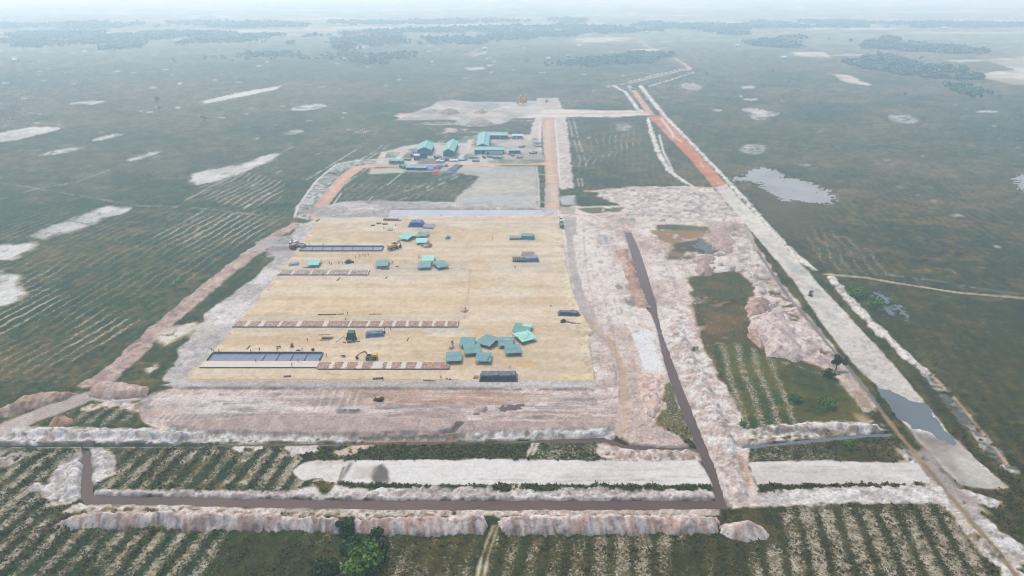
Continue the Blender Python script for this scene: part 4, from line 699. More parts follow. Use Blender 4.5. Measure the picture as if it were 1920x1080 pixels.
for k, (px, py, r) in enumerate(((1334, 493, 5), (1339, 503, 4.5), (1352, 496, 8), (1370, 503, 11), (1392, 508, 9), (1348, 478, 10), (1412, 520, 9), (1420, 534, 10), (1430, 548, 9), (1447, 575, 9), (1474, 612, 10), (1494, 640, 9), (1518, 664, 11), (1534, 672, 10), (1450, 600, 8), (1500, 655, 8))):
    heap('sand_mound', blob(px, py, r, r * .42, .0, 9), 1.5, (228, 220, 214), (200, 188, 182), 'small whitish mound tipped on the pale slope, mound number %s from the far end' % ['one', 'two', 'three', 'four', 'five', 'six', 'seven', 'eight', 'nine', 'ten', 'eleven', 'twelve', 'thirteen', 'fourteen', 'fifteen', 'sixteen'][k], 'sand mound', 'small white mounds tipped on the slope', .5, 2.2, .4, 2, .3, .5, seed=101 + k)
heap('sand_bank', [(0, 770), (30, 757), (60, 743), (100, 734), (124, 738), (146, 738), (120, 750), (60, 768), (10, 785), (-40, 796), (-40, 780)], 2.6, (210, 188, 172), (178, 150, 130), 'reddish brown earth bank along the left edge of the pale track', 'earth bank', None, .4, 4, 1.2, 2.5, .5, .8, seed=113)
heap('sand_bank', [(166, 736), (186, 718), (200, 714), (225, 720), (262, 724), (284, 728), (276, 744), (230, 748), (186, 748), (172, 746)], 2.4, (216, 198, 188), (190, 162, 146), 'pinkish earth bank at the foot of the haul road', 'earth bank', None, .4, 4, 1.0, 2.5, .45, .8, seed=123)
heap('earth_heap', [(92, 800), (100, 786), (122, 780), (138, 786), (136, 796), (112, 802)], 1.8, (196, 164, 136), (160, 126, 100), 'small orange brown earth heap above the white ditch bank', 'earth heap', None, .35, 3, .5, 2, .4, .5, seed=133)
heap('earth_bank', [(1156, 474), (1172, 468), (1186, 498), (1202, 544), (1218, 574), (1196, 574), (1182, 540), (1168, 500)], 1.6, (212, 188, 174), (184, 150, 130), 'orange brown earth bank along the left side of the wide canal', 'earth bank', None, .6, 4, .8, 2.5, .5, .8, seed=143)
heap('earth_bank', [(1226, 706), (1238, 716), (1242, 742), (1238, 768), (1226, 786), (1212, 778), (1216, 744)], 1.5, (208, 180, 164), (224, 206, 196), 'orange pink row of spoil beside the triangle of scrub', 'earth bank', None, .4, 3.5, 1.2, 3.2, .4, .8, seed=153)
heap('gravel_heap', [(818, 213), (836, 206), (862, 210), (862, 214), (838, 216)], 5.5, (184, 170, 158), (168, 152, 142), 'brown gravel heap on the left of the gravel yard', 'gravel heap', 'gravel heaps in the far yard', 1.6, 14, .5, 8, .15, 2, seed=163)
heap('gravel_heap', [(886, 212), (900, 205), (915, 210), (905, 214)], 5.0, (186, 168, 152), (170, 152, 140), 'small brown gravel heap in the middle of the gravel yard', 'gravel heap', 'gravel heaps in the far yard', 1.6, 14, .5, 8, .15, 2, seed=173)
heap('gravel_heap', [(866, 236), (884, 224), (912, 224), (930, 234), (905, 238)], 5.5, (188, 176, 162), (176, 166, 158), 'wide tan gravel heap in front of the cross road', 'gravel heap', 'gravel heaps in the far yard', 1.6, 16, .5, 8, .12, 2, seed=183)
heap('gravel_heap', [(786, 212), (806, 203), (822, 207), (812, 213)], 3.5, (176, 180, 182), (160, 164, 168), 'blue grey gravel heap at the left end of the yard', 'gravel heap', 'gravel heaps in the far yard', 1.6, 14, .5, 8, .15, 2, seed=193)
heap('gravel_heap', [(862, 202), (900, 193), (936, 194), (940, 201), (900, 206)], 2.5, (176, 182, 184), (160, 166, 170), 'long low grey gravel heap at the back of the yard', 'gravel heap', 'gravel heaps in the far yard', 1.8, 18, .5, 8, .15, 2, seed=203)
heap('stone_pile', [(789, 464), (793, 457), (804, 456), (811, 461), (808, 466), (796, 467)], 1.1, (150, 124, 112), (204, 190, 176), 'pile of brown building stone right of the far tents', 'stone pile', None, .22, 1.4, .5, .8, .8, .5, wl=.9, seed=213, floor=.55)
heap('stone_pile', [(862, 586), (866, 581), (876, 581), (879, 585), (872, 589)], .7, (176, 146, 116), (206, 180, 150), 'small dirt pile on open ground in the middle of the platform', 'dirt pile', None, .2, 1.0, .3, .8, .7, .4, wl=.9, seed=223, floor=.55)
heap('stone_pile', [(886, 712), (889, 707), (896, 706), (899, 710), (894, 714)], .6, (170, 130, 108), (206, 180, 150), 'small stone pile left of the big black tarp', 'stone pile', None, .2, .9, .3, .8, .7, .4, wl=.9, seed=233, floor=.55)
heap('stone_pile', [(841, 656), (844, 645), (850, 640), (850, 648), (853, 655), (846, 658)], .9, (120, 96, 90), (206, 190, 180), 'pile of rubble behind the front left tent', 'stone pile', None, .2, .9, .3, .8, .8, .4, wl=.9, seed=243, floor=.55)
# ------------------------------------------------------------------ plants
def leaf_mat(name, a, b):
    m = mat(name, a, .85, rgb2=b, scale=.9, coord='Object', spec=.15); return m
LEAF_D = leaf_mat('leaf_dark', (58, 82, 36), (90, 112, 52)); LEAF_B = leaf_mat('leaf_bright', (92, 132, 40), (132, 164, 60)); LEAF_O = leaf_mat('leaf_olive', (56, 66, 34), (88, 92, 50))
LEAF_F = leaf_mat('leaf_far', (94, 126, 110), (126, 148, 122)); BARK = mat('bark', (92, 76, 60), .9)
def leaves(n, rad, flat, size, seed, lobes=5, hole=.25):
    """leaf sized quads spread through an uneven crown; arrays (n,4,3)"""
    r = np.random.default_rng(seed); cs = r.normal(0, .45, (lobes, 3)) * rad; cs[:, 2] *= flat; rs = r.uniform(.35, .65, lobes) * rad
    k = r.integers(0, lobes, n); d = r.normal(0, 1, (n, 3)); d /= np.linalg.norm(d, axis=1)[:, None]
    p = cs[k] + d * (rs[k] * r.uniform(hole, 1, n) ** .45)[:, None] * np.array([1, 1, flat])
    a = r.normal(0, 1, (n, 3)); a /= np.linalg.norm(a, axis=1)[:, None]; b = np.cross(a, d + r.normal(0, .5, (n, 3))); b /= np.linalg.norm(b, axis=1)[:, None] + 1e-6
    s = size * r.uniform(.6, 1.3, n)[:, None]
    return np.stack([p - a * s - b * s * .6, p + a * s - b * s * .6, p + a * s + b * s * .6, p - a * s + b * s * .6], 1)
def quadmesh(name, Q, m, parent=None):
    me = bpy.data.meshes.new(name); n = len(Q); me.vertices.add(n * 4); me.vertices.foreach_set('co', Q.astype(np.float32).ravel())
    me.loops.add(n * 4); me.loops.foreach_set('vertex_index', np.arange(n * 4, dtype=np.int32)); me.polygons.add(n)
    me.polygons.foreach_set('loop_start', np.arange(0, n * 4, 4, dtype=np.int32)); me.polygons.foreach_set('loop_total', np.full(n, 4, np.int32)); me.update(calc_edges=True)
    return link(name, me, m, parent)
def tree(px, py, h, r, m, label, cat='tree', seed=1, n=1400, group=None, name='tree', flat=.8, trunk=True):
    x, y = at(px, py); e = empty(name, (x, y, zat(x, y) - .1)); tag(e, label, cat, group)
    Q = leaves(n, r, flat, max(.13, r * .10), seed, 12); Q[:, :, 2] += h - r * flat * .8; Q[:, :, 2] = np.maximum(Q[:, :, 2], .08)
    if trunk:
        b = MB(); b.cyl((0, 0, 0), (.1, .05, h * .55), .16 + h * .02, .09 + h * .008, 8)
        for k in range(5):
            a = k * 1.256 + seed; b.cyl((.08, .04, h * (.38 + .05 * k)), (math.cos(a) * r * .55, math.sin(a) * r * .55, h * (.62 + .05 * k)), .08, .03, 6)
        b.build('trunk', BARK, e)
    quadmesh('crown', Q, m, e); return e
tree(1567, 694, 6.0, 2.0, LEAF_D, 'dark green tree on the pale bank beside the ditch track', seed=3, n=3000, flat=.85)
tree(1552, 706, 3.2, 2.0, LEAF_D, 'rounded dark bush left of the tree on the pale bank', 'bush', seed=4, n=900, name='bush')
tree(1612, 552, 4.2, 4.6, LEAF_B, 'bright green round bush beside the speckled pond', 'bush', seed=5, n=2200, name='bush', flat=.7)
tree(1642, 574, 2.0, 4.2, LEAF_B, 'low bright green bush at the left shore of the speckled pond', 'bush', seed=6, n=1100, name='bush', flat=.4)
tree(1492, 748, 2.6, 2.6, LEAF_B, 'pale green bush in the scrub plot, the left of two', 'bush', seed=7, n=1100, name='bush', flat=.7)
tree(1550, 760, 2.6, 2.8, LEAF_B, 'pale green bush in the scrub plot, the right of two', 'bush', seed=8, n=1100, name='bush', flat=.7)
tree(1394, 798, 1.8, 1.6, LEAF_B, 'small green bush at the left end of the white ditch bank', 'bush', seed=9, n=700, name='bush')
tree(1519, 554, 2.6, 1.7, LEAF_O, 'thin shrub growing on the edge of the sand road', 'bush', seed=10, n=260, name='bush', flat=1.1)
tree(1596, 838, 1.6, 2.0, LEAF_B, 'green bush below the white ditch bank on the right', 'bush', seed=21, n=600, name='bush', flat=.6)
tree(1302, 656, 1.3, 1.2, LEAF_B, 'tiny green shrub on the pale spoil right of the canal', 'bush', seed=22, n=400, name='bush')
tree(690, 1062, 4.4, 4.6, LEAF_B, 'large bright green bush at the bottom edge of the picture', 'bush', seed=11, n=4500, name='bush', flat=.75)
tree(668, 1030, 3.2, 3.6, LEAF_D, 'dark green bush right behind the bright one at the bottom edge', 'bush', seed=12, n=1800, name='bush', flat=.7)
tree(700, 1024, 2.6, 3.4, LEAF_D, 'dark bush below the middle front bank, right of its neighbours', 'bush', seed=13, n=1600, name='bush', flat=.6)
tree(655, 992, 3.0, 2.2, LEAF_D, 'dark bush growing in the gap between two front banks', 'bush', seed=14, n=1300, name='bush', flat=.9)
tree(610, 1072, 2.6, 3.0, LEAF_D, 'dark bush left of the bright one at the bottom edge', 'bush', seed=15, n=1300, name='bush', flat=.6)
tree(648, 1003, 2.0, 2.2, LEAF_D, 'low dark bush at the foot of the gap between front banks', 'bush', seed=16, n=900, name='bush', flat=.6)
# rocks by the bushes at the bottom
heap('boulder', [(627, 1062), (632, 1054), (642, 1056), (645, 1062), (636, 1066)], 1.1, (214, 204, 198), (176, 164, 158), 'pale boulder beside the bright bush at the bottom edge', 'boulder', None, .15, .9, .3, .8, .5, .2, wl=.8, seed=253)
# low scrub scattered over the near heath (nobody could count it)
def scatter(name, n, box, m, rmin, rmax, per, seed, dens):
    r = np.random.default_rng(seed); tpl = [leaves(per, 1.0, .55, .30, seed * 50 + k, 4) for k in range(6)]
    ok = np.nonzero((U > box[0]) & (U < box[1]) & (V > box[2]) & (V < box[3]) & (REG == 0))[0]
    w = np.clip(1 - BARE[ok] * 1.6, 0, 1) * dens(ok) * CELL[ok] ** 2; w /= w.sum()
    pick = r.choice(ok, n, p=w); out = []
    s = r.uniform(rmin, rmax, n) * r.uniform(.7, 1.2, n); rot = r.uniform(0, 6.28, n); jx = r.uniform(-.4, .4, (n, 2))
    for k in range(6):
        sel = np.nonzero(np.arange(n) % 6 == k)[0]; q = tpl[k][None].repeat(len(sel), 0) * s[sel][:, None, None, None]
        c_, s_ = np.cos(rot[sel])[:, None, None], np.sin(rot[sel])[:, None, None]
        qx = q[..., 0] * c_ - q[..., 1] * s_; qy = q[..., 0] * s_ + q[..., 1] * c_
        i = pick[sel]; qx += (X[i] + jx[sel, 0])[:, None, None]; qy += (Y[i] + jx[sel, 1])[:, None, None]; qz = q[..., 2] + (Z[i] + s[sel] * .3)[:, None, None]
        out.append(np.stack([qx, qy, qz], -1).reshape(-1, 4, 3))
    o = quadmesh(name, np.concatenate(out), m); o['kind'] = 'stuff'; return o
SCR_D = leaf_mat('scrub_dark', (84, 82, 34), (124, 112, 54)); SCR_G = leaf_mat('scrub_green', (76, 98, 38), (112, 116, 56))
scatter('scrub', 9000, (-140, 2060, 800, 1100), SCR_D, .25, .65, 14, 1, lambda i: (1.4 - RP[i]) * sstep(.3, .65, N3[i]))
scatter('scrub', 520, (560, 1150, 828, 866), SCR_D, .35, .9, 24, 3, lambda i: np.where(U[i] < 1010, 1.0, .25))
scatter('scrub', 480, (640, 1350, 902, 920), SCR_G, .3, .75, 22, 4, lambda i: 1.0 + 0 * X[i])
scatter('scrub', 260, (1420, 1720, 906, 922), SCR_D, .3, .75, 22, 5, lambda i: 1.0 + 0 * X[i])
# far woods: masses of crowns
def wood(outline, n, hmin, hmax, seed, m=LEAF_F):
    P = world(outline); r = np.random.default_rng(seed); x0, x1 = min(p[0] for p in P), max(p[0] for p in P); y0, y1 = min(p[1] for p in P), max(p[1] for p in P)
    xs = r.uniform(x0, x1, n * 8); ys = r.uniform(y0, y1, n * 8); sdv = sdf(P, xs, ys) + (fbm(xs, ys, 80, 3, seed) - .5) * 60
    den = fbm(xs, ys, 120, 3, seed + 3); ok = np.nonzero((sdv < 0) & (den > .40 + .16 * sstep(-90, 0, sdv) + .16 * r.random(n * 8)))[0][:int(n * .7)]; out = []
    tp = [leaves(26, 1.0, .75, .42, seed * 9 + k, 4) for k in range(5)]
    for j, q in enumerate(ok):
        s = r.uniform(hmin, hmax) * .42; out.append(tp[j % 5] * s * np.array([1.25, 1.25, 1]) + np.array([xs[q], ys[q], s * .9]))
    o = quadmesh('wood', np.concatenate(out), m); o['kind'] = 'stuff'; return o
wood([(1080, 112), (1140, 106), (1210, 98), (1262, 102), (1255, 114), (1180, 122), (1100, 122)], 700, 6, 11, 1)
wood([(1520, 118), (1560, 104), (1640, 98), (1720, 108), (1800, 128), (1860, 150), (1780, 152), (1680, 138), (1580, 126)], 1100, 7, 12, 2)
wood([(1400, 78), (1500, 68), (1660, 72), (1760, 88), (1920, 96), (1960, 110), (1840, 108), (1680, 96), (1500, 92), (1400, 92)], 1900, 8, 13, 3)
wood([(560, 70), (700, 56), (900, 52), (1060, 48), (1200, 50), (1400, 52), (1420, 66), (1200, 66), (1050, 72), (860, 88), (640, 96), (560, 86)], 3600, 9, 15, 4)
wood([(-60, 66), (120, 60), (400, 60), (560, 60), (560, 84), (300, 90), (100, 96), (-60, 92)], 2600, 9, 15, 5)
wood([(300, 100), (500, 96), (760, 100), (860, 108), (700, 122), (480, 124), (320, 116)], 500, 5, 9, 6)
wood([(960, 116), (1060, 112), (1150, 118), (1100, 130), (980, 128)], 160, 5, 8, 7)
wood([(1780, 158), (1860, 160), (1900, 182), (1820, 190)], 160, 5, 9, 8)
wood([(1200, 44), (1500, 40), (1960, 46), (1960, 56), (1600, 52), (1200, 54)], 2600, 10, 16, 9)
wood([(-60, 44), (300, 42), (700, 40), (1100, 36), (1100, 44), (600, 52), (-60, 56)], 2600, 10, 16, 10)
for k, (px, py, h, lab) in enumerate(((384, 228, 7, 'lone tree in the left heath beyond the small pale scrapes'), (300, 208, 6, 'tree standing left of the small pale scrapes on the far heath'), (296, 196, 9, 'tall thin tree on the far left heath'), (1325, 142, 7, 'lone tree right of the bend in the far road'), (1467, 186, 5, 'small lone tree on the right heath above the pale hollow'), (1696, 182, 7, 'lone tree behind the oval pale hollow on the right'), (1450, 136, 6, 'lone dark tree near the far clearing on the right'), (1872, 190, 8, 'tree at the far right edge of the heath'))):
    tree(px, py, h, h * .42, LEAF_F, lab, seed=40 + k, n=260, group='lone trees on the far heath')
# ------------------------------------------------------------------ things on the platform
ZP = 0.55
def onpad(px, py, z=0.0): x, y = at(px, py, ZP + z); return x, y
TEALS = [mat('canvas_teal', (104, 158, 156), .6, .16, .7), mat('canvas_mint', (132, 214, 200), .6, .08, .6), mat('canvas_green', (98, 160, 148), .6, .16, .7), mat('canvas_pale', (164, 228, 210), .6, .08, .6)]
POLE = mat('pole_steel', (120, 112, 104), .5); BLUE_SHEET = mat('sheet_blue', (84, 108, 156), .6)
def drape(name, w, d, eave, ridge, m, parent, sag=.18, seed=0, flat=False):
    nx, ny = 10, 12; r = random.Random(seed); vs = []; fs = []
    for j in range(ny + 1):
        for i in range(nx + 1):
            u = i / nx; v = j / ny; x = (u - .5) * w; y = (v - .5) * d; k = 1 - abs(2 * v - 1)
            z = eave + (ridge - eave) * k - sag * math.sin(math.pi * u) * (0.4 + .6 * math.sin(math.pi * min(k, 1))) * .8 + mnoise.noise((x * .8 + seed, y * .8, 0)) * .10
            if j in (0, ny): z -= .10
            vs.append((x, y, z))
    for j in range(ny):
        for i in range(nx): a = j * (nx + 1) + i; fs.append((a, a + 1, a + nx + 2, a + nx + 1))
    n = len(vs); top = list(vs); vs = top + [(x, y, z - .06) for x, y, z in top]; fs2 = [tuple(n + q for q in f[::-1]) for f in fs]
    rim = [i for i in range(nx + 1)] + [j * (nx + 1) + nx for j in range(1, ny + 1)] + [ny * (nx + 1) + i for i in range(nx - 1, -1, -1)] + [j * (nx + 1) for j in range(ny - 1, 0, -1)]
    rf = [(rim[(k + 1) % len(rim)], rim[k], n + rim[k], n + rim[(k + 1) % len(rim)]) for k in range(len(rim))]
    return MB().add(vs, fs + fs2 + rf).build(name, m, parent)
def tent(px, py, w, d, yaw, ci, label, group, eave=1.6, ridge=2.25, end=False, seed=0):
    x, y = onpad(px, py, (eave + ridge) / 2); e = empty('canopy_tent', (x, y, ZP), math.radians(yaw)); tag(e, label, 'tent', group)
    drape('canopy', w, d, eave, ridge, TEALS[ci], e, seed=seed)
    for sx in (-1, 1):
        for sy in (-1, 1): MB().cyl((sx * w * .46, sy * d * .46, -.05), (sx * w * .46, sy * d * .46, eave - .05), .06, n=6).build('leg', POLE, e)
    MB().bar((-w / 2, 0, ridge - .22), (w / 2, 0, ridge - .22), .08).build('ridge_pole', POLE, e)
    if end: MB().add([(w / 2 + .02, -d * .4, .6), (w / 2 + .02, d * .4, .6), (w / 2 + .02, d * .45, eave), (w / 2 + .02, 0, ridge - .15), (w / 2 + .02, -d * .45, eave), (w / 2 + .08, -d * .4, .6), (w / 2 + .08, d * .4, .6), (w / 2 + .08, d * .45, eave), (w / 2 + .08, 0, ridge - .15), (w / 2 + .08, -d * .45, eave)],
                     [(0, 1, 2, 3, 4), (9, 8, 7, 6, 5), (0, 4, 9, 5), (4, 3, 8, 9), (3, 2, 7, 8), (2, 1, 6, 7), (1, 0, 5, 6)]).build('end_sheet', BLUE_SHEET, e)
    return e
G1 = 'canopy tents near the front of the platform'; G2 = 'canopy tents at the back of the platform'
NT = [(851, 666, 6.2, 5.6, 4, 0, 'teal tent nearest the end of the stone strip, blue sheet on its end', True), (907, 667, 6.2, 5.4, -2, 0, 'front teal tent whose canopy has a dark slit near its right edge', False),
      (885, 652, 7.0, 5.6, 10, 2, 'smooth green tent between two teal tents, in the left cluster', False), (877, 638, 6.4, 5.4, -4, 0, 'teal tent at the back left of the cluster, open at its right end', False),
      (916, 636, 7.0, 6.4, -32, 0, 'diagonal teal tent in the middle of the cluster, corner towards the viewer', False), (949, 638, 6.2, 5.8, -4, 0, 'teal tent with a worn patch on its ridge', False),
      (961, 652, 6.6, 5.4, 5, 0, 'teal tent nearest the viewer in the right cluster, blue end sheet', True), (980, 613, 7.6, 6.2, -12, 2, 'half pale half green tent at the back right of the cluster', False),
      (983, 628, 7.4, 6.4, 30, 3, 'palest mint tent with small dark holes, right of the cluster', False)]
for k, (px, py, w, d, yaw, ci, lab, en) in enumerate(NT):
    d *= 1.36; t_ = tent(px, py, w, d, yaw, ci, lab, G1, end=en, seed=k)
    if k == 1: MB().bar((w * .28, -d * .42, 1.76), (w * .42, -d * .05, 2.26), .3, .03).build('slit', mat('shade_black', (38, 44, 48), .8), t_)  # dark bar on the canopy; the slit's shade is put into its colour
    if k == 3: MB().bar((w * .40, -d * .48, 1.6), (w * .54, d * .1, 2.3), .3, .05).build('loose_flap', mat('flap_grey', (150, 152, 150), .7), t_)
    if k == 5: MB().box((w * .1, .2, 2.20), (w * .5, .9, .06)).build('worn_patch', mat('patch_pale', (156, 188, 184), .7), t_)
    if k == 7: MB().add([(-w * .05, .05, 2.28), (w * .5, .05, 2.30), (w * .5, d * .5, 1.68), (-w * .05, d * .5, 1.64), (-w * .05, .05, 2.2), (w * .5, .05, 2.22), (w * .5, d * .5, 1.6), (-w * .05, d * .5, 1.56)], [(0, 1, 2, 3), (7, 6, 5, 4), (0, 4, 5, 1), (1, 5, 6, 2), (2, 6, 7, 3), (3, 7, 4, 0)]).build('pale_panel', TEALS[3], t_)
    if k == 8:
        for hx, hy in ((-.3, .15), (.2, -.1), (.3, .05), (.05, -.25), (-.15, -.3)): MB().box((hx * w, hy * d, 2.22 - abs(hy) * 1.3 + .02), (.5, .34, .06)).build('hole', mat('shade_black', (38, 44, 48), .8), t_)  # dark plates laid on the canopy, coloured as the shade inside holes
FT = [(589, 490, 8.6, 6.6, 2, 1, 'mint tent standing alone near the left edge of the platform'), (717, 491, 9.0, 7.4, 3, 0, 'teal tent standing alone right of the group of workers'), (803, 482, 9.0, 6.8, 3, 3, 'pale mint tent behind two teal tents'),
      (796, 494, 9.2, 7.4, 2, 0, 'teal tent in front of the pale mint one, left of a twisted tent'), (825, 493, 8.8, 8.0, 28, 0, 'teal tent turned cornerwise at the right of a group of three'), (765, 441, 9.4, 8.6, -28, 1, 'mint tent turned cornerwise beside two tents, near the blue tarp'),
      (793, 437, 8.4, 6.8, -6, 2, 'green tent behind a pale mint tent, below the blue tarp'), (791, 449, 9.0, 6.4, 2, 3, 'pale mint tent just above the pile of building stone')]
for k, (px, py, w, d, yaw, ci, lab) in enumerate(FT):
    t_ = tent(px, py, w * .74, d * 1.22, yaw, ci, lab, G2, eave=1.6, ridge=2.3, seed=20 + k)
# stacks under tarpaulin
BLK = mat('tarp_black', (58, 66, 78), .38, .25, 1.5, spec=.5); BLU = mat('tarp_blue', (48, 88, 170), .4, .25, 1.2); GRN = mat('tarp_green', (74, 150, 134), .5, .12, .8); SLT = mat('tarp_slate', (92, 116, 140), .4, .15, 1.0, spec=.5); BLD = mat('tarp_dark', (36, 48, 56), .4, .3, 1.5)
def tarp(name, px, py, w, d, h, yaw, m, label, group=None, slope=.9, wr=.12, seed=0, zz=None, cat='tarp stack'):
    x, y = onpad(px, py); nx = max(12, int(w / .35)); ny = max(10, int(d / .35)); vs = []; fs = []
    for j in range(ny + 1):
        for i in range(nx + 1):
            a = (i / nx - .5) * (w + .5); b = (j / ny - .5) * (d + .5); s = min(w / 2 - abs(a), d / 2 - abs(b)); k = max(0, min(1, s / slope)); k = k * k * (3 - 2 * k) * .5 + k * .5
            z = h * k * (1 + mnoise.noise((a * .35 + seed, b * .5, 1)) * .12) + mnoise.noise((a * 1.1 + seed, b * 1.1, 3)) * wr * (.3 + k)
            a2 = a + mnoise.noise((b * .9, seed, 5)) * .22; b2 = b + mnoise.noise((a * .9, seed, 7)) * .22
            vs.append((a2, b2, max(-.05, z)))
    for j in range(ny):
        for i in range(nx): q = j * (nx + 1) + i; fs.append((q, q + 1, q + nx + 2, q + nx + 1))
    n = len(vs); rim = [i for i in range(nx + 1)] + [j * (nx + 1) + nx for j in range(1, ny + 1)] + [ny * (nx + 1) + i for i in range(nx - 1, -1, -1)] + [j * (nx + 1) for j in range(ny - 1, 0, -1)]
    vs += [(vs[i][0], vs[i][1], -.12) for i in rim]; L = len(rim); fs += [(rim[(k + 1) % L], rim[k], n + k, n + (k + 1) % L) for k in range(L)]; fs.append(tuple(n + k for k in range(L)))
    o = MB().add(vs, fs).build(name, m); o.location = (x, y, ZP if zz is None else zz); o.rotation_euler = (0, 0, math.radians(yaw)); tag(o, label, cat, group); return o
def sub(o, mb, name, m): return mb.build(name, m, o)
o = tarp('tarp_stack', 935, 708, 14.2, 5.2, 2.1, 0, BLK, 'big stack under black tarpaulin at the front edge of the platform', seed=1, slope=.7)
sub(o, MB().box((.1, 0, 2.14), (.25, 4.2, .05)), 'seam', BLD); sub(o, MB().box((5.0, -.9, 2.10), (.5, .8, .12)), 'tear', BLD)
o = tarp('tarp_stack', 703, 628, 7.8, 5.0, 1.7, 10, SLT, 'stack under grey and black tarpaulin right of the dark green covered machine', seed=2); sub(o, MB().box((-.2, -.3, 1.74), (6.6, .3, .06)), 'dark_fold', BLD); sub(o, MB().box((4.1, 1.2, .5), (.7, 1.0, 1.0), taper=.7), 'bundle', BLD)
o = tarp('tarp_stack', 1066, 589, 9.4, 4.4, 1.5, -3, BLK, 'black tarpaulin stack at the right edge of the platform', seed=3); sub(o, MB().box((4.6, -.2, .3), (1.2, 2.2, .5), rz=.4, taper=.6), 'loose_end', BLD)
o = tarp('tarp_bundle', 1056, 603, 2.3, 2.2, 1.2, 0, BLD, 'small black bundle with a long strip trailing to the right', seed=4, slope=.5, cat='tarp bundle'); sub(o, MB().add([(.8, -.4, .25), (3.6, -1.9, .12), (7.6, -2.7, .10), (7.8, -1.9, .12), (4.4, -.9, .16), (1.2, .3, .3), (.8, -.4, 0), (3.6, -1.9, 0), (7.6, -2.7, 0), (7.8, -1.9, 0), (4.4, -.9, 0), (1.2, .3, 0)], [(0, 1, 2, 3, 4, 5), (11, 10, 9, 8, 7, 6), (0, 6, 7, 1), (1, 7, 8, 2), (2, 8, 9, 3), (3, 9, 10, 4), (4, 10, 11, 5), (5, 11, 6, 0)]), 'trailing_strip', BLK)
tarp('tarp_stack', 989, 446, 8.4, 7.0, 2.0, 0, GRN, 'stack under green tarpaulin beside a flat grey stack, far right of platform', seed=5)
tarp('tarp_stack', 996, 488, 8.2, 6.2, 2.0, 3, SLT, 'stack under slate blue tarpaulin right of the brown stacks', seed=6)
o = tarp('tarp_stack', 781, 422, 9.6, 9.0, 2.6, 0, BLU, 'stack under bright blue tarpaulin at the back edge of the platform', seed=7, slope=1.6, wr=.3)
tarp('tarp_bundle', 840, 447, 2.9, 4.0, 1.5, 0, SLT, 'small slate bundle alone in the middle of the far platform', seed=8, cat='tarp bundle')
o = tarp('tarp_bundle', 551, 496, 5.2, 4.2, .8, 18, SLT, 'crumpled blue grey tarpaulin lying near the left edge of the platform', seed=9, wr=.25, cat='tarp bundle'); sub(o, MB().bar((-2.2, 1.4, .5), (2.4, 1.2, .5), .4, .3), 'dark_fold', BLD)
o = tarp('tarp_bundle', 654, 492, 4.2, 4.2, 1.7, 30, BLD, 'dark blue humped bundle among the far workers', seed=10, slope=1.4, cat='tarp bundle'); sub(o, MB().box((2.0, -1.4, .5), (.7, 1.6, .9), taper=.6), 'loose_end', BLD)
# flat stacks
def stack(name, px, py, w, d, h, yaw, m, label, cat, group=None, slats=6, m2=None):
    x, y = onpad(px, py); b = MB()
    for k in range(slats):
        wk = w / slats; b.box(((k + .5) * wk - w / 2, random.uniform(-.06, .06), h / 2), (wk * .9, d * random.uniform(.94, 1.02), h * random.uniform(.92, 1.0)))
    o = b.build(name, m); o.location = (x, y, ZP); o.rotation_euler = (0, 0, math.radians(yaw)); tag(o, label, cat, group)
    for s in (-1, 1): MB().box((0, s * d * .36, .06), (w * .98, .18, .12)).build('bearer', m2 or m, o) if False else None
    return o
TIM = mat('timber', (128, 104, 86), .8, .25, 2.0); TIMD = mat('timber_dark', (92, 76, 70), .8, .25, 2.0); PAN = mat('panel_grey', (134, 142, 156), .5, .1); RUST = mat('rusty_steel', (130, 104, 90), .7); WHT = mat('white_board', (226, 216, 204), .6, .05); GREYC = mat('concrete_grey', (150, 150, 148), .85)
stack('panel_stack', 804, 425, 6.6, 7.2, .7, -4, PAN, 'flat grey panel stack right of the blue tarpaulin', 'panel stack', slats=5)
stack('panel_stack', 967, 447, 7.4, 5.0, 1.0, 0, PAN, 'flat grey panel stack left of the green tarpaulin stack', 'panel stack', slats=5)
stack('formwork_stack', 974, 488, 7.6, 6.0, 1.0, 0, TIMD, 'dark brown formwork stack left of the slate tarpaulin', 'formwork stack', slats=7)
stack('formwork_stack', 990, 476, 7.2, 6.2, .25, -4, mat('formwork_tan', (150, 132, 114), .8), 'flat tan formwork stack behind the slate tarpaulin', 'formwork stack', slats=7)
stack('timber_stack', 733, 412.5, 9.6, 2.4, .7, -2, TIMD, 'long timber stack left of the bright blue tarpaulin', 'timber stack', slats=4); stack('timber_stack', 746, 414, 4.6, 1.0, .4, -2, TIM, 'short boards lying at the right end of the long timber stack', 'timber stack', slats=3)
stack('timber_stack', 614, 634, 4.8, 1.5, .35, 0, TIMD, 'brown boards stacked in front of the middle stone strip', 'timber stack', slats=4); stack('timber_stack', 610, 637.5, 4.2, .7, .2, 2, TIM, 'thin row of boards in front of the brown stack', 'timber stack', slats=4)
stack('timber_stack', 539, 706, 2.8, 1.0, .3, 10, TIMD, 'dark boards near the front left edge of the platform', 'timber stack', slats=5)
stack('timber_stack', 709, 710, 4.0, .9, .35, 6, TIMD, 'dark pile of bars on the front edge of the platform', 'timber stack', slats=4)
def lyingbar(p, q, w, h, m, label, cat='beam', group=None, name='beam'):
    a = Vector((*onpad(*p), 0)); b = Vector((*onpad(*q), 0)); L = (b - a).length; d = (b - a).normalized()
    o = MB().box((0, 0, h / 2), (L, w, h)).build(name, m, bevel=min(w, h) * .12); o.location = ((a.x + b.x) / 2, (a.y + b.y) / 2, ZP); o.rotation_euler = (0, 0, math.atan2(d.y, d.x)); tag(o, label, cat, group); return o
lyingbar((630, 641), (644, 629.5), .55, .3, WHT, 'white beam lying slantwise left of the dark green machine')
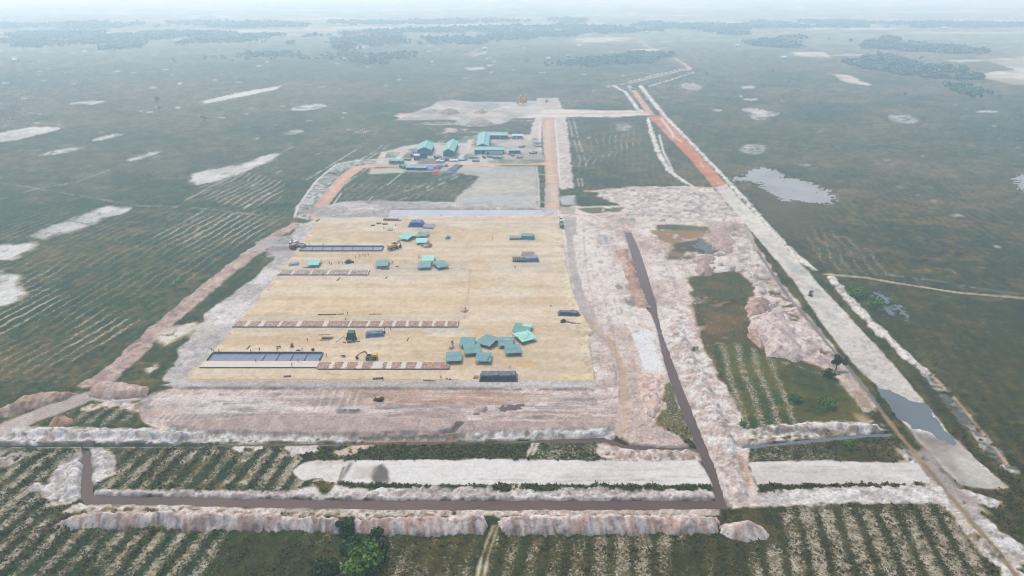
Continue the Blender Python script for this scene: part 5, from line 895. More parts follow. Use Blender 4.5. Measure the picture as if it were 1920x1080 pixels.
lyingbar((596, 590.5), (631, 590), .5, .35, TIMD, 'long dark beam lying behind the middle stone strip'); lyingbar((633, 589.5), (645, 589), .45, .3, TIM, 'shorter beam lying right after the long dark one'); lyingbar((692, 589.5), (716, 589), .3, .2, TIM, 'thin pale beam lying right of the middle workers')
lyingbar((463, 655), (469, 648.5), .5, .3, TIM, 'short plank lying behind the lower basin'); lyingbar((632, 527), (637, 521), .6, .3, TIM, 'short plank lying in front of the upper stone strip'); lyingbar((723, 523), (726, 519), .5, .3, TIM, 'short plank lying right of the upper stone strip')
lyingbar((569, 501.5), (592, 502.5), .5, .25, TIMD, 'dark timber lying in front of the lone mint tent'); lyingbar((742, 500), (747, 500), .6, .3, TIMD, 'short dark beam in front of the lone teal tent'); lyingbar((714, 505.6), (730, 505), .6, .3, TIMD, 'dark beam lying on the thin kerb line'); lyingbar((596, 628), (619, 627.5), .35, .15, TIM, 'thin board lying behind the brown board stack')
lyingbar((763, 640), (766, 634), .4, .25, TIMD, 'dark plank lying behind the lower stone strip'); lyingbar((793, 713.6), (815, 713.8), .3, .18, TIMD, 'thin dark pipe lying on the front edge of the platform', 'pipe', name='pipe'); lyingbar((706, 623), (711, 622.5), .3, .2, TIM, 'tiny board behind the grey tarpaulin stack')
for k, (px, py, w, d, lab) in enumerate(((699, 423, 2.4, 1.6, 'small brown board pile at the back left, nearest the yellow mat'), (710, 419.5, 3.0, 2.0, 'brown board pile in the middle of the far left piles'), (722, 420, 3.4, 2.6, 'pale topped board pile right of the brown ones'))): stack('timber_stack', px, py, w, d, .5, 8 * k, TIMD if k < 2 else RUST, lab, 'timber stack', slats=3)
stack('mat', 728, 427, 6.0, 5.0, .12, 0, mat('mat_yellow', (206, 194, 140), .8), 'pale yellow mat with a grey board beside it, far left', 'mat', slats=2); stack('panel_stack', 732, 431, 3.4, 2.6, .4, 0, PAN, 'small grey panel lying on the yellow mat', 'panel stack', slats=2)
# stone filled strips
STONE = bpy.data.materials.new('rubble_stone'); STONE.use_nodes = True; t = STONE.node_tree; N = t.nodes; b = N['Principled BSDF']; b.inputs['Roughness'].default_value = .9
ge = N.new('ShaderNodeTexCoord'); vo = N.new('ShaderNodeTexVoronoi'); vo.inputs['Scale'].default_value = 1.9; rp = N.new('ShaderNodeValToRGB'); el = rp.color_ramp.elements
el[0].position = 0; el[0].color = (*[v * KALB for v in lin((158, 118, 98))], 1); el[1].position = 1; el[1].color = (*[v * KALB for v in lin((226, 206, 184))], 1); e2 = el.new(.5); e2.color = (*[v * KALB for v in lin((178, 140, 116))], 1); e3 = el.new(.8); e3.color = (*[v * KALB for v in lin((190, 156, 130))], 1)
sp_ = N.new('ShaderNodeSeparateColor'); t.links.new(ge.outputs['Object'], vo.inputs['Vector']); t.links.new(vo.outputs['Color'], sp_.inputs[0]); t.links.new(sp_.outputs[0], rp.inputs[0]); t.links.new(rp.outputs[0], b.inputs['Base Color'])
bp = N.new('ShaderNodeBump'); bp.inputs['Strength'].default_value = .8; bp.inputs['Distance'].default_value = .2; t.links.new(vo.outputs['Distance'], bp.inputs['Height']); t.links.new(bp.outputs[0], b.inputs['Normal'])
STONE2 = STONE.copy(); STONE2.name = 'rubble_grey'; e_ = [n for n in STONE2.node_tree.nodes if n.type == 'VALTORGB'][0].color_ramp.elements
for q, c_ in zip(e_, ((138, 118, 106), (168, 146, 132), (196, 180, 164), (228, 216, 202))): q.color = (*[v * KALB for v in lin(c_)], 1)
LIME = mat('lime_screed', (228, 216, 200), .85, .06, .3); KERB = mat('kerb_dark', (92, 88, 84), .8)
def strip_footing(x0, x1, yb, yf, panels, label, m, gap=True, cat='stone strip'):
    """a raised strip: screed bed, dark kerb, panels of stone; pixel limits of its front edge"""
    a = Vector((*onpad(x0, yf), 0)); b = Vector((*onpad(x1, yf), 0)); bk = Vector((*onpad(x0 + (970 - x0) * .02, yb), 0)); D = bk.y - a.y; L = b.x - a.x; s = (F / 1.0)
    e = empty('stone_strip', ((a.x + b.x) / 2, a.y + D / 2, ZP)); tag(e, label, cat, 'stone filled strips on the platform')
    MB().box((0, 0, .14), (L, D, .28)).build('screed_bed', LIME, e); MB().box((0, -D / 2 - .14, .2), (L + .3, .26, .4)).build('kerb', KERB, e); MB().box((L / 2 + .14, 0, .2), (.26, D - .02, .4)).build('kerb', KERB, e)
    for p0, p1 in panels:
        c0 = onpad(p0, yf)[0] - (a.x + b.x) / 2; c1 = onpad(p1, yf)[0] - (a.x + b.x) / 2; nx = max(3, int((c1 - c0) / .45)); ny = max(4, int(D / .45)); vs = []; fs = []; r = random.Random(int(p0))
        off = [r.uniform(-.35, .35) for _ in range(ny + 1)]; off2 = [r.uniform(-.35, .35) for _ in range(ny + 1)]
        for j in range(ny + 1):
            l_ = c0 + off[j]; r_ = c1 + off2[j]
            for i in range(nx + 1): edge_ = i in (0, nx) or j in (0, ny); vs.append((l_ + (r_ - l_) * i / nx, -D / 2 + .06 + (D - .12) * j / ny, .20 if edge_ else .38 + r.uniform(-.06, .12)))
        for j in range(ny):
            for i in range(nx): q = j * (nx + 1) + i; fs.append((q, q + 1, q + nx + 2, q + nx + 1))
        MB().add(vs, fs).build('stone_panel', m, e)
    return e
strip_footing(597, 842, 679, 692.5, [(592, 616), (622, 640), (647, 668), (676, 696), (714, 724), (731, 751), (758, 779), (788, 842)], 'brown stone strip right of the white slab, near the front', STONE)
strip_footing(436, 858, 602, 613.5, [(436, 457), (463, 484), (491, 520), (524, 554), (561, 604), (611, 652), (655, 686), (690, 711), (715, 735), (739, 760), (764, 785), (789, 810), (813, 834), (837, 857)], 'long brown stone strip across the middle of the platform', STONE)
strip_footing(520, 689, 507, 516, [(521, 545), (548, 580), (582, 612), (615, 652), (655, 688)], 'greyish stone strip behind the others, near the left edge', STONE2)
# lined basins
LINER = mat('liner_blue', (86, 104, 132), .35, .14, .35, spec=.5); RIM = mat('rim_dark', (70, 76, 84), .6); LINER2 = mat('liner_grey', (122, 134, 156), .4, .1, .3)
def basin(xf0, xf1, yb, yf, divs, label, lm):
    a = onpad(xf0, yf); b = onpad(xf1, yf); D = onpad(xf0, yb)[1] - a[1]; L = b[0] - a[0]; sx = 0.0
    e = empty('lined_basin', ((a[0] + b[0]) / 2, a[1] + D / 2, ZP)); tag(e, label, 'basin', 'lined basins on the platform')
    MB().box((0, 0, .05), (L, D, .10)).build('liner', lm, e)
    for nm, c, d in (('rim', (0, D / 2, .35), (L + .4, .45, .7)), ('rim', (L / 2, 0, .33), (.45, D - .46, .66)), ('rim', (-L / 2, 0, .33), (.45, D - .46, .66))): MB().box(c, d, taper=.97).build(nm, RIM, e)
    if lm is LINER2: MB().box((0, -D / 2, .3), (L + .4, .45, .6), taper=.97).build('rim', mat('rim_plum', (92, 76, 96), .6), e)
    for p in divs: x = onpad(p, yf)[0] - (a[0] + b[0]) / 2; MB().box((x, 0, .18), (.30, D - .5, .34)).build('divider', RIM, e)
    for k in range(3 if lm is LINER else 0): MB().bar((-L * .32 + k * 6.0, -D * .3, .13), (-L * .30 + k * 6.0 + 1.5, D * .25, .13), .12, .05).build('crease', WHT, e)
    return e
basin(388, 599, 662.5, 677, [491, 517, 544, 570], 'dark blue lined basin beside the white slab, near the front left', LINER)
basin(562, 716, 462.5, 471, [583, 602, 621, 640, 659, 678, 697], 'long narrow grey lined basin behind the tents, at the far left', LINER2)
a = onpad(375, 690); b_ = onpad(594, 690); D = onpad(375, 678)[1] - a[1]
e = empty('concrete_slab', ((a[0] + b_[0]) / 2, a[1] + D / 2, ZP)); tag(e, 'long smooth whitish slab along the front of the blue basin', 'concrete slab')
MB().box((0, 0, .2), (b_[0] - a[0], D - .3, .4)).build('slab', LIME, e); MB().box((0, -D / 2, .19), (b_[0] - a[0] + .3, .28, .38)).build('kerb', KERB, e)
# covered concrete machine
x, y = onpad(659, 637); e = empty('covered_machine', (x, y, ZP)); tag(e, 'dark green covered machine with piled materials at its feet', 'covered machine')
GD = mat('canvas_dark_green', (40, 88, 80), .6, .15, .8); MB().box((0, .4, 2.2), (3.3, 3.6, 3.0), taper=.86).build('cover', GD, e, bevel=.15)
for s in (-1, 1):
    for s2 in (-1, 1): MB().cyl((s * 1.5, .4 + s2 * 1.6, -.05), (s * 1.5, .4 + s2 * 1.6, .8), .09, n=6).build('leg', POLE, e)
    MB().cyl((s * 2.0 - .2, 0, .7), (s * 2.0 + .2, 0, .7), .7, n=14).build('wheel', mat('rubber', (40, 40, 42), .8), e)
MB().box((-.3, -2.2, .5), (2.2, 1.2, 1.0), taper=.7).build('hopper', GREYC, e); MB().box((1.4, -1.9, .3), (1.3, .9, .6), taper=.7).build('toolbox', TIMD, e); MB().bar((2.4, -2.1, .15), (3.9, -1.6, .15), .3, .3).build('board', TIMD, e); MB().bar((-3.0, -2.2, .15), (-1.7, -3.0, .15), .3, .3).build('board', TIMD, e)
# ------------------------------------------------------------------ machines
YEL = mat('paint_yellow', (226, 178, 40), .45, .08, 1.0, spec=.5); ORA = mat('paint_orange', (206, 134, 60), .5, .1, 1.0, spec=.5); DRK = mat('steel_dark', (52, 58, 66), .5); RUB = mat('rubber', (40, 40, 42), .8); GLS = mat('glass_dark', (48, 62, 76), .15, .1, spec=.6); WPT = mat('paint_white', (226, 226, 224), .4, .04, spec=.5)
def excavator(px, py, yaw, label, m_body, m_boom, wheels=True, swing=0.0, scale=1.0, reach=(2.6, 2.2, 5.0, 1.6, 6.4, .6), z=ZP, blade=True):
    x, y = at(px, py, z); e = empty('excavator', (x, y, z), math.radians(yaw)); e.scale = (scale,) * 3; tag(e, label, 'excavator', 'excavators at work on the site')
    if wheels:
        MB().box((0, 0, .95), (4.2, 1.5, .45)).build('chassis', DRK, e, bevel=.06)
        for sx in (-1.45, 1.45):
            for sy in (-1.05, 1.05):
                w = MB().cyl((sx, sy - .28, .58), (sx, sy + .28, .58), .58, n=18).build('wheel', RUB, e); MB().cyl((sx, sy - .31 if sy < 0 else sy + .27, .58), (sx, sy - .27 if sy < 0 else sy + .31, .58), .28, n=12).build('rim', YEL if m_body is YEL else GREYC, w)
        if blade: MB().box((-2.5, 0, .55), (.25, 2.4, .8)).build('blade', m_body, e)
    else:
        for sy in (-1.1, 1.1): MB().prism([(-1.9, .15), (-1.6, 0), (1.6, 0), (1.9, .15), (2.0, .5), (1.7, .85), (-1.7, .85), (-2.0, .5)], sy - .3, sy + .3).build('track', RUB, e)
        MB().box((0, 0, .75), (2.0, 1.6, .35)).build('chassis', DRK, e)
    MB().cyl((0, 0, 1.0), (0, 0, 1.3), .8, n=16).build('turntable', DRK, e)
    MB().box((-.9, 0, 1.85), (2.8, 2.4, 1.1), taper=.94).build('engine_cover', m_body, e, bevel=.12); MB().box((-2.3, 0, 1.7), (.7, 2.3, .9)).build('counterweight', m_body if m_body is YEL else DRK, e, bevel=.15)
    c = MB().prism([(-.2, 1.3), (1.45, 1.3), (1.5, 2.0), (1.2, 3.0), (-.2, 3.0)], .15, 1.2).build('cab', m_body, e); MB().prism([(0, 2.0), (1.42, 2.02), (1.16, 2.85), (0, 2.85)], .11, 1.24).build('window', GLS, c); MB().box((.4, .67, 3.03), (1.6, 1.0, .08)).build('roof', WPT, c)
    x1, z1, x2, z2, x3, z3 = reach; a = math.radians(swing)
    MB().bar((.9, -.5, 1.5), (x1, -.5, z1 + 1.4), .42, .55).build('boom', m_boom, e); MB().bar((x1 - .1, -.5, z1 + 1.45), (x2, -.5, z2 + 1.6), .36, .5).build('boom', m_boom, e); MB().bar((x2 - .2, -.5, z2 + 1.75), (x3, -.5, z3 + .5), .3, .42).build('stick', m_boom, e)
    MB().bar((1.3, -.5, 1.5), (x1, -.5, z1 + .95), .16).build('cylinder_ram', GREYC, e)
    MB().prism([(x3 - .5, z3 + .5), (x3 + .2, z3 + .6), (x3 + .1, z3 - .2), (x3 - .3, z3 - .6), (x3 - .9, z3 - .4)], -1.0, 0.0).build('bucket', DRK, e)
    return e
excavator(696, 673, 183, 'yellow wheeled excavator working beside the front stone strip', YEL, ORA, reach=(2.4, 1.9, 4.0, 1.0, 6.0, .5))
excavator(738, 467, 40, 'dark and yellow wheeled excavator right of the long grey basin', YEL, ORA, reach=(2.0, 1.6, 2.9, 1.9, 3.4, .6), scale=1.3)
excavator(549, 465, 118, 'orange excavator at the left edge of the platform beside a white truck', ORA, ORA, wheels=False, reach=(2.4, 2.0, 4.2, 1.8, 5.2, .5), scale=1.2, z=.1)
def truck(px, py, yaw, label, bed, s=1.0, z=.55, group=None, cat='truck'):
    x, y = at(px, py, z); e = empty('truck', (x, y, z), math.radians(yaw)); e.scale = (s,) * 3; tag(e, label, cat, group)
    MB().box((0, 0, .7), (6.0, 1.0, .3)).build('chassis', DRK, e)
    c = MB().prism([(1.6, .6), (3.2, .6), (3.25, 1.5), (2.9, 2.4), (1.6, 2.45)], -1.05, 1.05).build('cab', WPT, e); MB().prism([(3.0, 1.5), (3.28, 1.5), (2.94, 2.3), (2.8, 2.3)], -.95, .95).build('windscreen', GLS, c); MB().prism([(1.8, 1.5), (2.8, 1.5), (2.6, 2.2), (1.8, 2.2)], -1.08, 1.08).build('window', GLS, c)
    b = MB(); b.box((-.9, 0, .95), (4.6, 2.2, .16)); b.box((-.9, 1.06, 1.4), (4.6, .08, .8)); b.box((-.9, -1.06, 1.4), (4.6, .08, .8)); b.box((-3.16, 0, 1.4), (.08, 2.04, .8)); b.box((1.36, 0, 1.5), (.08, 2.04, 1.0)); b.build('cargo_bed', bed, e)
    MB().box((-.9, 0, 1.25), (4.3, 1.9, .44), taper=.8).build('load', GREYC, e)
    for sx in (2.3, -1.2, -2.4):
        for sy in (-.95, .95): MB().cyl((sx, sy - .16, .48), (sx, sy + .16, .48), .48, n=14).build('wheel', RUB, e)
    for sy in (-.75, .75): MB().box((3.24, sy, .85), (.06, .35, .2)).build('headlight', GREYC, c)
    return e
truck(561, 463, 150, 'white truck standing beside the orange excavator', WPT, 1.25, z=.1)
truck(1053, 423, 92, 'pale green truck parked at the right back corner of the platform', mat('paint_mint', (150, 200, 180), .5), 1.1)
def car(px, py, yaw, label, z=.5):
    x, y = at(px, py, z); e = empty('car', (x, y, z), math.radians(yaw)); tag(e, label, 'car')
    b = MB().prism([(-2.3, .35), (2.3, .35), (2.35, .8), (1.3, 1.0), (-2.2, 1.05), (-2.35, .8)], -.9, .9).build('body', WPT, e, bevel=.05); c = MB().prism([(-1.9, 1.06), (1.1, 1.02), (.4, 1.75), (-1.5, 1.78)], -.82, .82).build('cabin', GLS, e); MB().box((-.55, 0, 1.80), (1.8, 1.56, .06)).build('roof', WPT, c)
    for sx in (-1.4, 1.4):
        for sy in (-.82, .82): MB().cyl((sx, sy - .12, .36), (sx, sy + .12, .36), .36, n=14).build('wheel', RUB, e)
    for sy in (-.65, .65): MB().box((2.33, sy, .72), (.06, .3, .16)).build('headlight', GREYC, b)
    return e
car(1052, 413, -88, 'white car parked behind the pale green truck')
# small machines and tools lying about
x, y = at(712, 750, -.3); e = empty('bulldozer', (x, y, zat(x, y)), math.radians(170)); tag(e, 'small orange bulldozer on the pinkish mud before the platform', 'bulldozer')
for sy in (-.8, .8): MB().prism([(-1.3, .1), (1.3, .1), (1.5, .45), (1.2, .75), (-1.2, .75), (-1.5, .45)], sy - .22, sy + .22).build('track', RUB, e)
MB().box((0.3, 0, 1.0), (1.9, 1.2, .7)).build('engine_cover', ORA, e, bevel=.06); MB().box((-.8, 0, 1.5), (1.0, 1.2, 1.2)).build('cab', ORA, e, bevel=.06); MB().box((1.9, 0, .5), (.18, 2.4, .9)).build('blade', ORA, e)
def gadget(name, px, py, parts, label, cat, yaw=0, z=ZP):
    x, y = at(px, py, z); e = empty(name, (x, y, z), math.radians(yaw)); tag(e, label, cat)
    for nm, kind, a, b_, m in parts: (MB().box(a, b_) if kind == 'b' else MB().bar(a, b_, .12) if kind == 'r' else MB().cyl(a, b_[:3], b_[3], n=10)).build(nm, m, e)
    return e
gadget('cement_mixer', 548, 650, [('drum', 'c', (-.3, 0, .9), (.4, 0, 1.5, .55), ORA), ('frame', 'b', (0, 0, .4), (1.3, .7, .2), ORA), ('wheel', 'c', (-.4, -.5, .3), (-.4, -.35, .3, .3), RUB), ('wheel', 'c', (-.4, .35, .3), (-.4, .5, .3, .3), RUB)], 'orange cement mixer standing alone behind the blue basin', 'cement mixer')
gadget('wheelbarrow', 644, 669, [('tray', 'b', (0, 0, .55), (1.0, .7, .35), TIMD), ('wheel', 'c', (.7, -.06, .25), (.7, .06, .25, .25), RUB), ('handle', 'r', (-.4, -.3, .5), (-1.2, -.3, .6), TIMD), ('handle', 'r', (-.4, .3, .5), (-1.2, .3, .6), TIMD)], 'wheelbarrow between the blue basin and the yellow excavator', 'wheelbarrow')
gadget('wheelbarrow', 523, 652, [('tray', 'b', (0, 0, .6), (1.0, .7, .35), TIMD), ('wheel', 'c', (.7, -.06, .25), (.7, .06, .25, .25), RUB), ('handle', 'r', (-.4, -.3, .5), (-1.2, -.3, .7), TIMD), ('handle', 'r', (-.4, .3, .5), (-1.2, .3, .7), TIMD)], 'wheelbarrow behind the middle of the blue basin', 'wheelbarrow', 30)
gadget('generator', 587, 657, [('housing', 'b', (0, 0, .55), (1.1, .7, .7), DRK), ('skid', 'b', (0, 0, .12), (1.3, .8, .1), RUST), ('exhaust', 'c', (.3, .1, .9), (.3, .1, 1.3, .07), DRK)], 'dark generator on a skid behind the right end of the blue basin', 'generator')
gadget('sack_pile', 559, 657.5, [('sack', 'b', (-.5, 0, .15), (.9, .6, .28), GREYC), ('sack', 'b', (.5, 0, .15), (.9, .6, .28), TIMD), ('sack', 'b', (0, .05, .42), (.9, .6, .24), GREYC)], 'grey sack pile beside the worker behind the blue basin', 'sack pile')
gadget('sack_pile', 841, 711, [('sack', 'b', (-.7, .2, .15), (.8, .5, .28), GREYC), ('sack', 'b', (.6, -.2, .15), (.8, .5, .28), TIMD)], 'two small sacks left of the big black tarpaulin', 'sack pile')
# ------------------------------------------------------------------ people
SKIN = mat('skin', (150, 104, 80), .7, .05); SHIRTS = [mat('shirt_%s' % n, c, .85, .1, 3) for n, c in (('navy', (42, 50, 78)), ('black', (44, 44, 48)), ('red', (150, 52, 46)), ('white', (210, 206, 200)), ('green', (60, 104, 76)), ('grey', (104, 104, 108)))]
TROU = mat('trousers_dark', (46, 46, 54), .85, .1, 3); HATS = [mat('hat_straw', (206, 184, 130), .8), mat('hat_yellow', (226, 190, 60), .5), mat('hat_white', (228, 226, 220), .5)]
def body_mesh(pose, shirt, hat):
    """one continuous skinned figure with head, arms and legs, 1.66 m tall"""
    st_, bend, arm = pose
    bz = lambda p: (p[0], p[1] - bend * max(0, p[2] - .9) * 1.0, .9 + (p[2] - .9) * (1 - .45 * bend) if p[2] > .9 else p[2])
    J = [((0, 0, .90), .135), ((0, 0, 1.12), .13), ((0, 0, 1.33), .145), ((0, 0, 1.44), .07), ((0, -.01, 1.53), .09), ((0, -.01, 1.63), .085),
         ((-.19, 0, 1.36), .065), ((-.26, -.03 - arm * .1, 1.13), .05), ((-.24, -.12 - arm * .28, .93 + arm * .18), .038), ((-.23, -.17 - arm * .34, .86 + arm * .2), .036), ((.19, 0, 1.36), .065), ((.26, -.03 - arm * .05, 1.13), .05), ((.24, -.10 - arm * .2, .93 + arm * .1), .038), ((.23, -.14 - arm * .24, .86 + arm * .12), .036),
         ((-.10, 0, .84), .095), ((-.11, -st_ * .2, .48), .068), ((-.11, -st_ * .28, .09), .045), ((-.11, -st_ * .28 - .14, .04), .04), ((.10, 0, .84), .095), ((.11, st_ * .12, .48), .068), ((.11, st_ * .34, .09), .045), ((.11, st_ * .34 - .14, .04), .04)]
    E = [(0, 1), (1, 2), (2, 3), (3, 4), (4, 5), (2, 6), (6, 7), (7, 8), (8, 9), (2, 10), (10, 11), (11, 12), (12, 13), (0, 14), (14, 15), (15, 16), (16, 17), (0, 18), (18, 19), (19, 20), (20, 21)]
    me = bpy.data.meshes.new('person'); me.from_pydata([bz(p) for p, r in J], E, []); o = bpy.data.objects.new('tmp', me); COL.objects.link(o)
    md = o.modifiers.new('s', 'SKIN')
    for k, (p, r) in enumerate(J): me.skin_vertices[0].data[k].radius = (r, r * .8)
    me.skin_vertices[0].data[0].use_root = True; o.modifiers.new('u', 'SUBSURF').levels = 1
    dg = bpy.context.evaluated_depsgraph_get(); r_ = bpy.data.meshes.new_from_object(o.evaluated_get(dg)); bpy.data.objects.remove(o); r_.name = 'person'
    bm = bmesh.new(); bm.from_mesh(r_); hx, hy, hz = bz((0, -.01, 1.70)); bmesh.ops.create_cone(bm, cap_ends=True, segments=12, radius1=.21, radius2=.06, depth=.13, matrix=Matrix.Translation((hx, hy, hz))); bm.to_mesh(r_); bm.free()
    r_.materials.clear()
    for m in (shirt, TROU, SKIN, hat): r_.materials.append(m)
    zs = bz((0, 0, .93))[2]; zn = bz((0, 0, 1.44))[2]
    for p in r_.polygons:
        c = p.center; p.use_smooth = True
        p.material_index = 3 if c.z > hz - .07 and (Vector((c.x, c.y)) - Vector((hx, hy))).length < .24 else 2 if c.z > zn or (abs(c.x) > .2 and c.z < zs + .12 and c.z > .7) else 0 if c.z > zs else 1
    return r_
VAR = [body_mesh(((.2, .0, .2), (.9, .05, .3), (.5, .75, .9), (.35, .3, .7), (.1, .0, .9), (1.0, .1, .1))[k], SHIRTS[k], HATS[k % 3]) for k in range(6)]
SHN = ['navy', 'black', 'red', 'white', 'green', 'grey']; PON = ['standing', 'walking', 'stooping', 'leaning forward', 'standing with arms forward', 'striding']
PEOPLE = [(577, 641, 1, 'between the board stack and the blue basin'), (487, 658, 0, 'behind the blue basin near the short plank'), (520, 659, 2, 'beside the wheelbarrow behind the basin'), (567, 658, 1, 'by the sack pile behind the basin'), (401, 660, 2, 'at the far left end of the blue basin'), (397, 659, 1, 'leftmost, on the edge of the pale approach'), (410, 663, 1, 'on the left back rim of the blue basin'),
          (560, 679, 4, 'on the front rim of the blue basin'), (548, 689, 1, 'on the long whitish slab'), (480, 680, 5, 'where the slab meets the basin, left half'), (612, 669, 5, 'just right of the blue basin'), (471, 662, 4, 'behind the basin by the plank'),
          (618, 496, 1, 'left one of a pair right of the lone mint tent'), (622, 497, 0, 'right one of a pair right of the lone mint tent'), (635, 495, 5, 'halfway between the pair and the dark bundle'), (642, 495, 2, 'just left of the dark humped bundle'), (667, 484, 3, 'left end of the working group by the dark bundle'), (675, 483, 1, 'second in the working group by the dark bundle'), (681, 481, 0, 'in the middle of the far working group'), (685, 481, 5, 'right of the middle of the far working group'), (691, 480, 1, 'right end of the far working group'),
          (736, 494, 1, 'right of the lone teal tent'), (785.5, 484, 1, 'left of the pale mint tent'), (606, 462, 0, 'behind the long grey basin'), (580, 460, 1, 'behind the left end of the grey basin'), (574, 463, 5, 'near the white truck and grey basin'), (594, 473, 1, 'in front of the grey basin'), (605, 518, 3, 'in front of the grey stone strip'), (652, 591, 0, 'right end of the long dark beam'), (648, 602, 1, 'behind the long brown stone strip'), (720, 430, 1, 'left of the yellow mat'), (742, 424, 5, 'right of the yellow mat'), (827, 406, 1, 'on the back edge by the grey water'), (772, 452, 1, 'under the corner of the cornerwise mint tent'),
          (924, 449, 5, 'alone in the far middle of the platform'), (966, 504, 1, 'on the pale square before the formwork stacks'), (872.5, 582, 0, 'on the small dirt pile'), (956, 691, 2, 'behind the big black tarpaulin'), (827, 711, 1, 'on the front edge left of the black tarpaulin'), (718, 711, 2, 'right end of the pile of bars at the front'), (733, 620, 1, 'right of the grey tarpaulin stack'), (721, 619, 0, 'close behind the grey tarpaulin stack'), (1033, 577, 5, 'left of the black tarpaulin at the right edge')]
for k, (px, py, v, where) in enumerate(PEOPLE):
    x, y = onpad(px, py); zz = ZP
    if where in ('on the long whitish slab',): zz += .4
    if 'small dirt pile' in where: zz += .4
    if 'rim of' in where: zz += .1; y += .6 if 'back' in where else -.5
    o = bpy.data.objects.new('person', VAR[v]); COL.objects.link(o); o.location = (x, y, zz); o.rotation_euler = (0, 0, random.uniform(0, 6.28)); o.scale = (1.05,) * 3
    tag(o, '%s worker in %s shirt, %s' % (PON[v], SHN[v], where), 'person', 'workers on the building platform')
# ------------------------------------------------------------------ buildings of the camp
ROOFT = mat('roof_teal', (104, 180, 178), .5, .10, .15, spec=.4); ROOFG = mat('roof_green', (120, 192, 176), .5, .10, .15, spec=.4); WALLW = mat('wall_white', (208, 218, 222), .8, .05); WALLT = mat('wall_teal', (66, 138, 148), .7, .08); WALLB = mat('wall_blue', (64, 118, 160), .7, .1); DOORM = mat('door_dark', (58, 74, 84), .6); ROOFB = mat('roof_blue', (130, 168, 206), .5, .08); WALLN = mat('wall_navy', (46, 62, 104), .7); MINT = mat('wall_mint', (120, 200, 168), .7, .05); RIDGEM = mat('ridge_cap', (190, 224, 220), .5)
def shed(name, p0, p1, w, h, pitch, label, cat, roof, wall, parent=None, front=None, ndoor=3, over=.6, skylight=False, nwin=4):
    """long gabled building; p0 and p1 (pixels) are the ends of its ridge line on the ground"""
    a = Vector((*at(*p0), 0)); b = Vector((*at(*p1), 0)); L = (b - a).length; d = (b - a).normalized(); c = (a + b) / 2
    if parent is None: e = empty(name, (c.x, c.y, 0), math.atan2(d.y, d.x)); tag(e, label, cat); M_ = Matrix.Identity(4)
    else: e = parent; M_ = parent.matrix_basis.inverted() @ (Matrix.Translation(c) @ Matrix.Rotation(math.atan2(d.y, d.x), 4, 'Z'))
    def put(mb, nm, m, par): mb.v = [tuple(M_ @ Vector(v)) for v in mb.v]; return mb.build(nm, m, par)
    rz = h + pitch; g = MB(); hw = w / 2
    g.add([(-L / 2, -hw, -.2), (L / 2, -hw, -.2), (L / 2, hw, -.2), (-L / 2, hw, -.2), (-L / 2, -hw, h), (L / 2, -hw, h), (L / 2, hw, h), (-L / 2, hw, h), (-L / 2, 0, rz - .1), (L / 2, 0, rz - .1)], [(0, 1, 5, 4), (2, 3, 7, 6), (1, 2, 6, 9, 5), (3, 0, 4, 8, 7), (3, 2, 1, 0)])
    wl = put(g, 'wall', wall, e); r = MB(); ol = over; k = pitch / hw; ez = h - ol * k
    r.add([(-L / 2 - ol, -hw - ol, ez), (L / 2 + ol, -hw - ol, ez), (L / 2 + ol, 0, rz), (-L / 2 - ol, 0, rz), (-L / 2 - ol, hw + ol, ez), (L / 2 + ol, hw + ol, ez), (-L / 2 - ol, -hw - ol, ez - .15), (L / 2 + ol, -hw - ol, ez - .15), (L / 2 + ol, 0, rz - .15), (-L / 2 - ol, 0, rz - .15), (-L / 2 - ol, hw + ol, ez - .15), (L / 2 + ol, hw + ol, ez - .15)],
          [(0, 1, 2, 3), (3, 2, 5, 4), (7, 6, 9, 8), (8, 9, 10, 11), (0, 6, 7, 1), (4, 5, 11, 10), (1, 7, 8, 2), (2, 8, 11, 5), (0, 3, 9, 6), (3, 4, 10, 9)])
    rf = put(r, 'roof', roof, e); put(MB().box((0, 0, rz + .06), (L + 2 * ol, .7, .14)), 'ridge_cap', RIDGEM, rf)
    for s in (-1, 1):
        for q in range(nwin): x = (q + .5) / nwin * L - L / 2; put(MB().box((x, s * (hw + .02), h * .6), (1.6, .08, 1.1)), 'window', GLS, wl)
    for q in range(ndoor): x = (q + 1) / (ndoor + 1) * L - L / 2; put(MB().box((x + .9, -(hw + .02), 1.05), (1.1, .08, 2.1)), 'door', DOORM, wl)
    return e
u = shed('camp_building', (908, 258.5), (905, 282), 10.5, 4.2, 2.0, 'large teal roofed building in a U around a yard, white front wall', 'building', ROOFT, WALLT, nwin=6, over=.4)
shed('', (912, 258.2), (952, 258.8), 11, 3.9, 1.7, '', '', ROOFT, WALLT, parent=u, nwin=6); shed('', (890, 286.5), (945, 286), 10, 3.9, 1.7, '', '', ROOFT, WALLT, parent=u, nwin=5)
A = Vector((*at(910, 291), 0)); B = Vector((*at(943, 290.4), 0)); iv = u.matrix_basis.inverted(); fw = MB().box(((A.x + B.x) / 2, (A.y + B.y) / 2, 1.6), (B.x - A.x, .5, 3.6)); fw.v = [tuple(iv @ Vector(v)) for v in fw.v]; fw.build('front_wall', WALLW, u)
fw = MB().box((A.x + 2.2, A.y - .3, 1.9), (1.6, .14, 1.6)); fw.v = [tuple(iv @ Vector(v)) for v in fw.v]; fw.build('round_sign', DOORM, u)
shed('camp_building', (954, 286.2), (975, 286), 7, 3.0, 1.0, 'low pale teal roofed lean-to right of the white front wall', 'building', mat('roof_pale', (170, 204, 200), .6, .08), WALLT, nwin=2, ndoor=1)
shed('camp_building', (961, 259), (980, 259), 6, 3.2, .8, 'small white roofed shed behind the yard of the U building', 'building', mat('roof_white', (218, 226, 228), .6, .05), WALLW, nwin=2, ndoor=1)
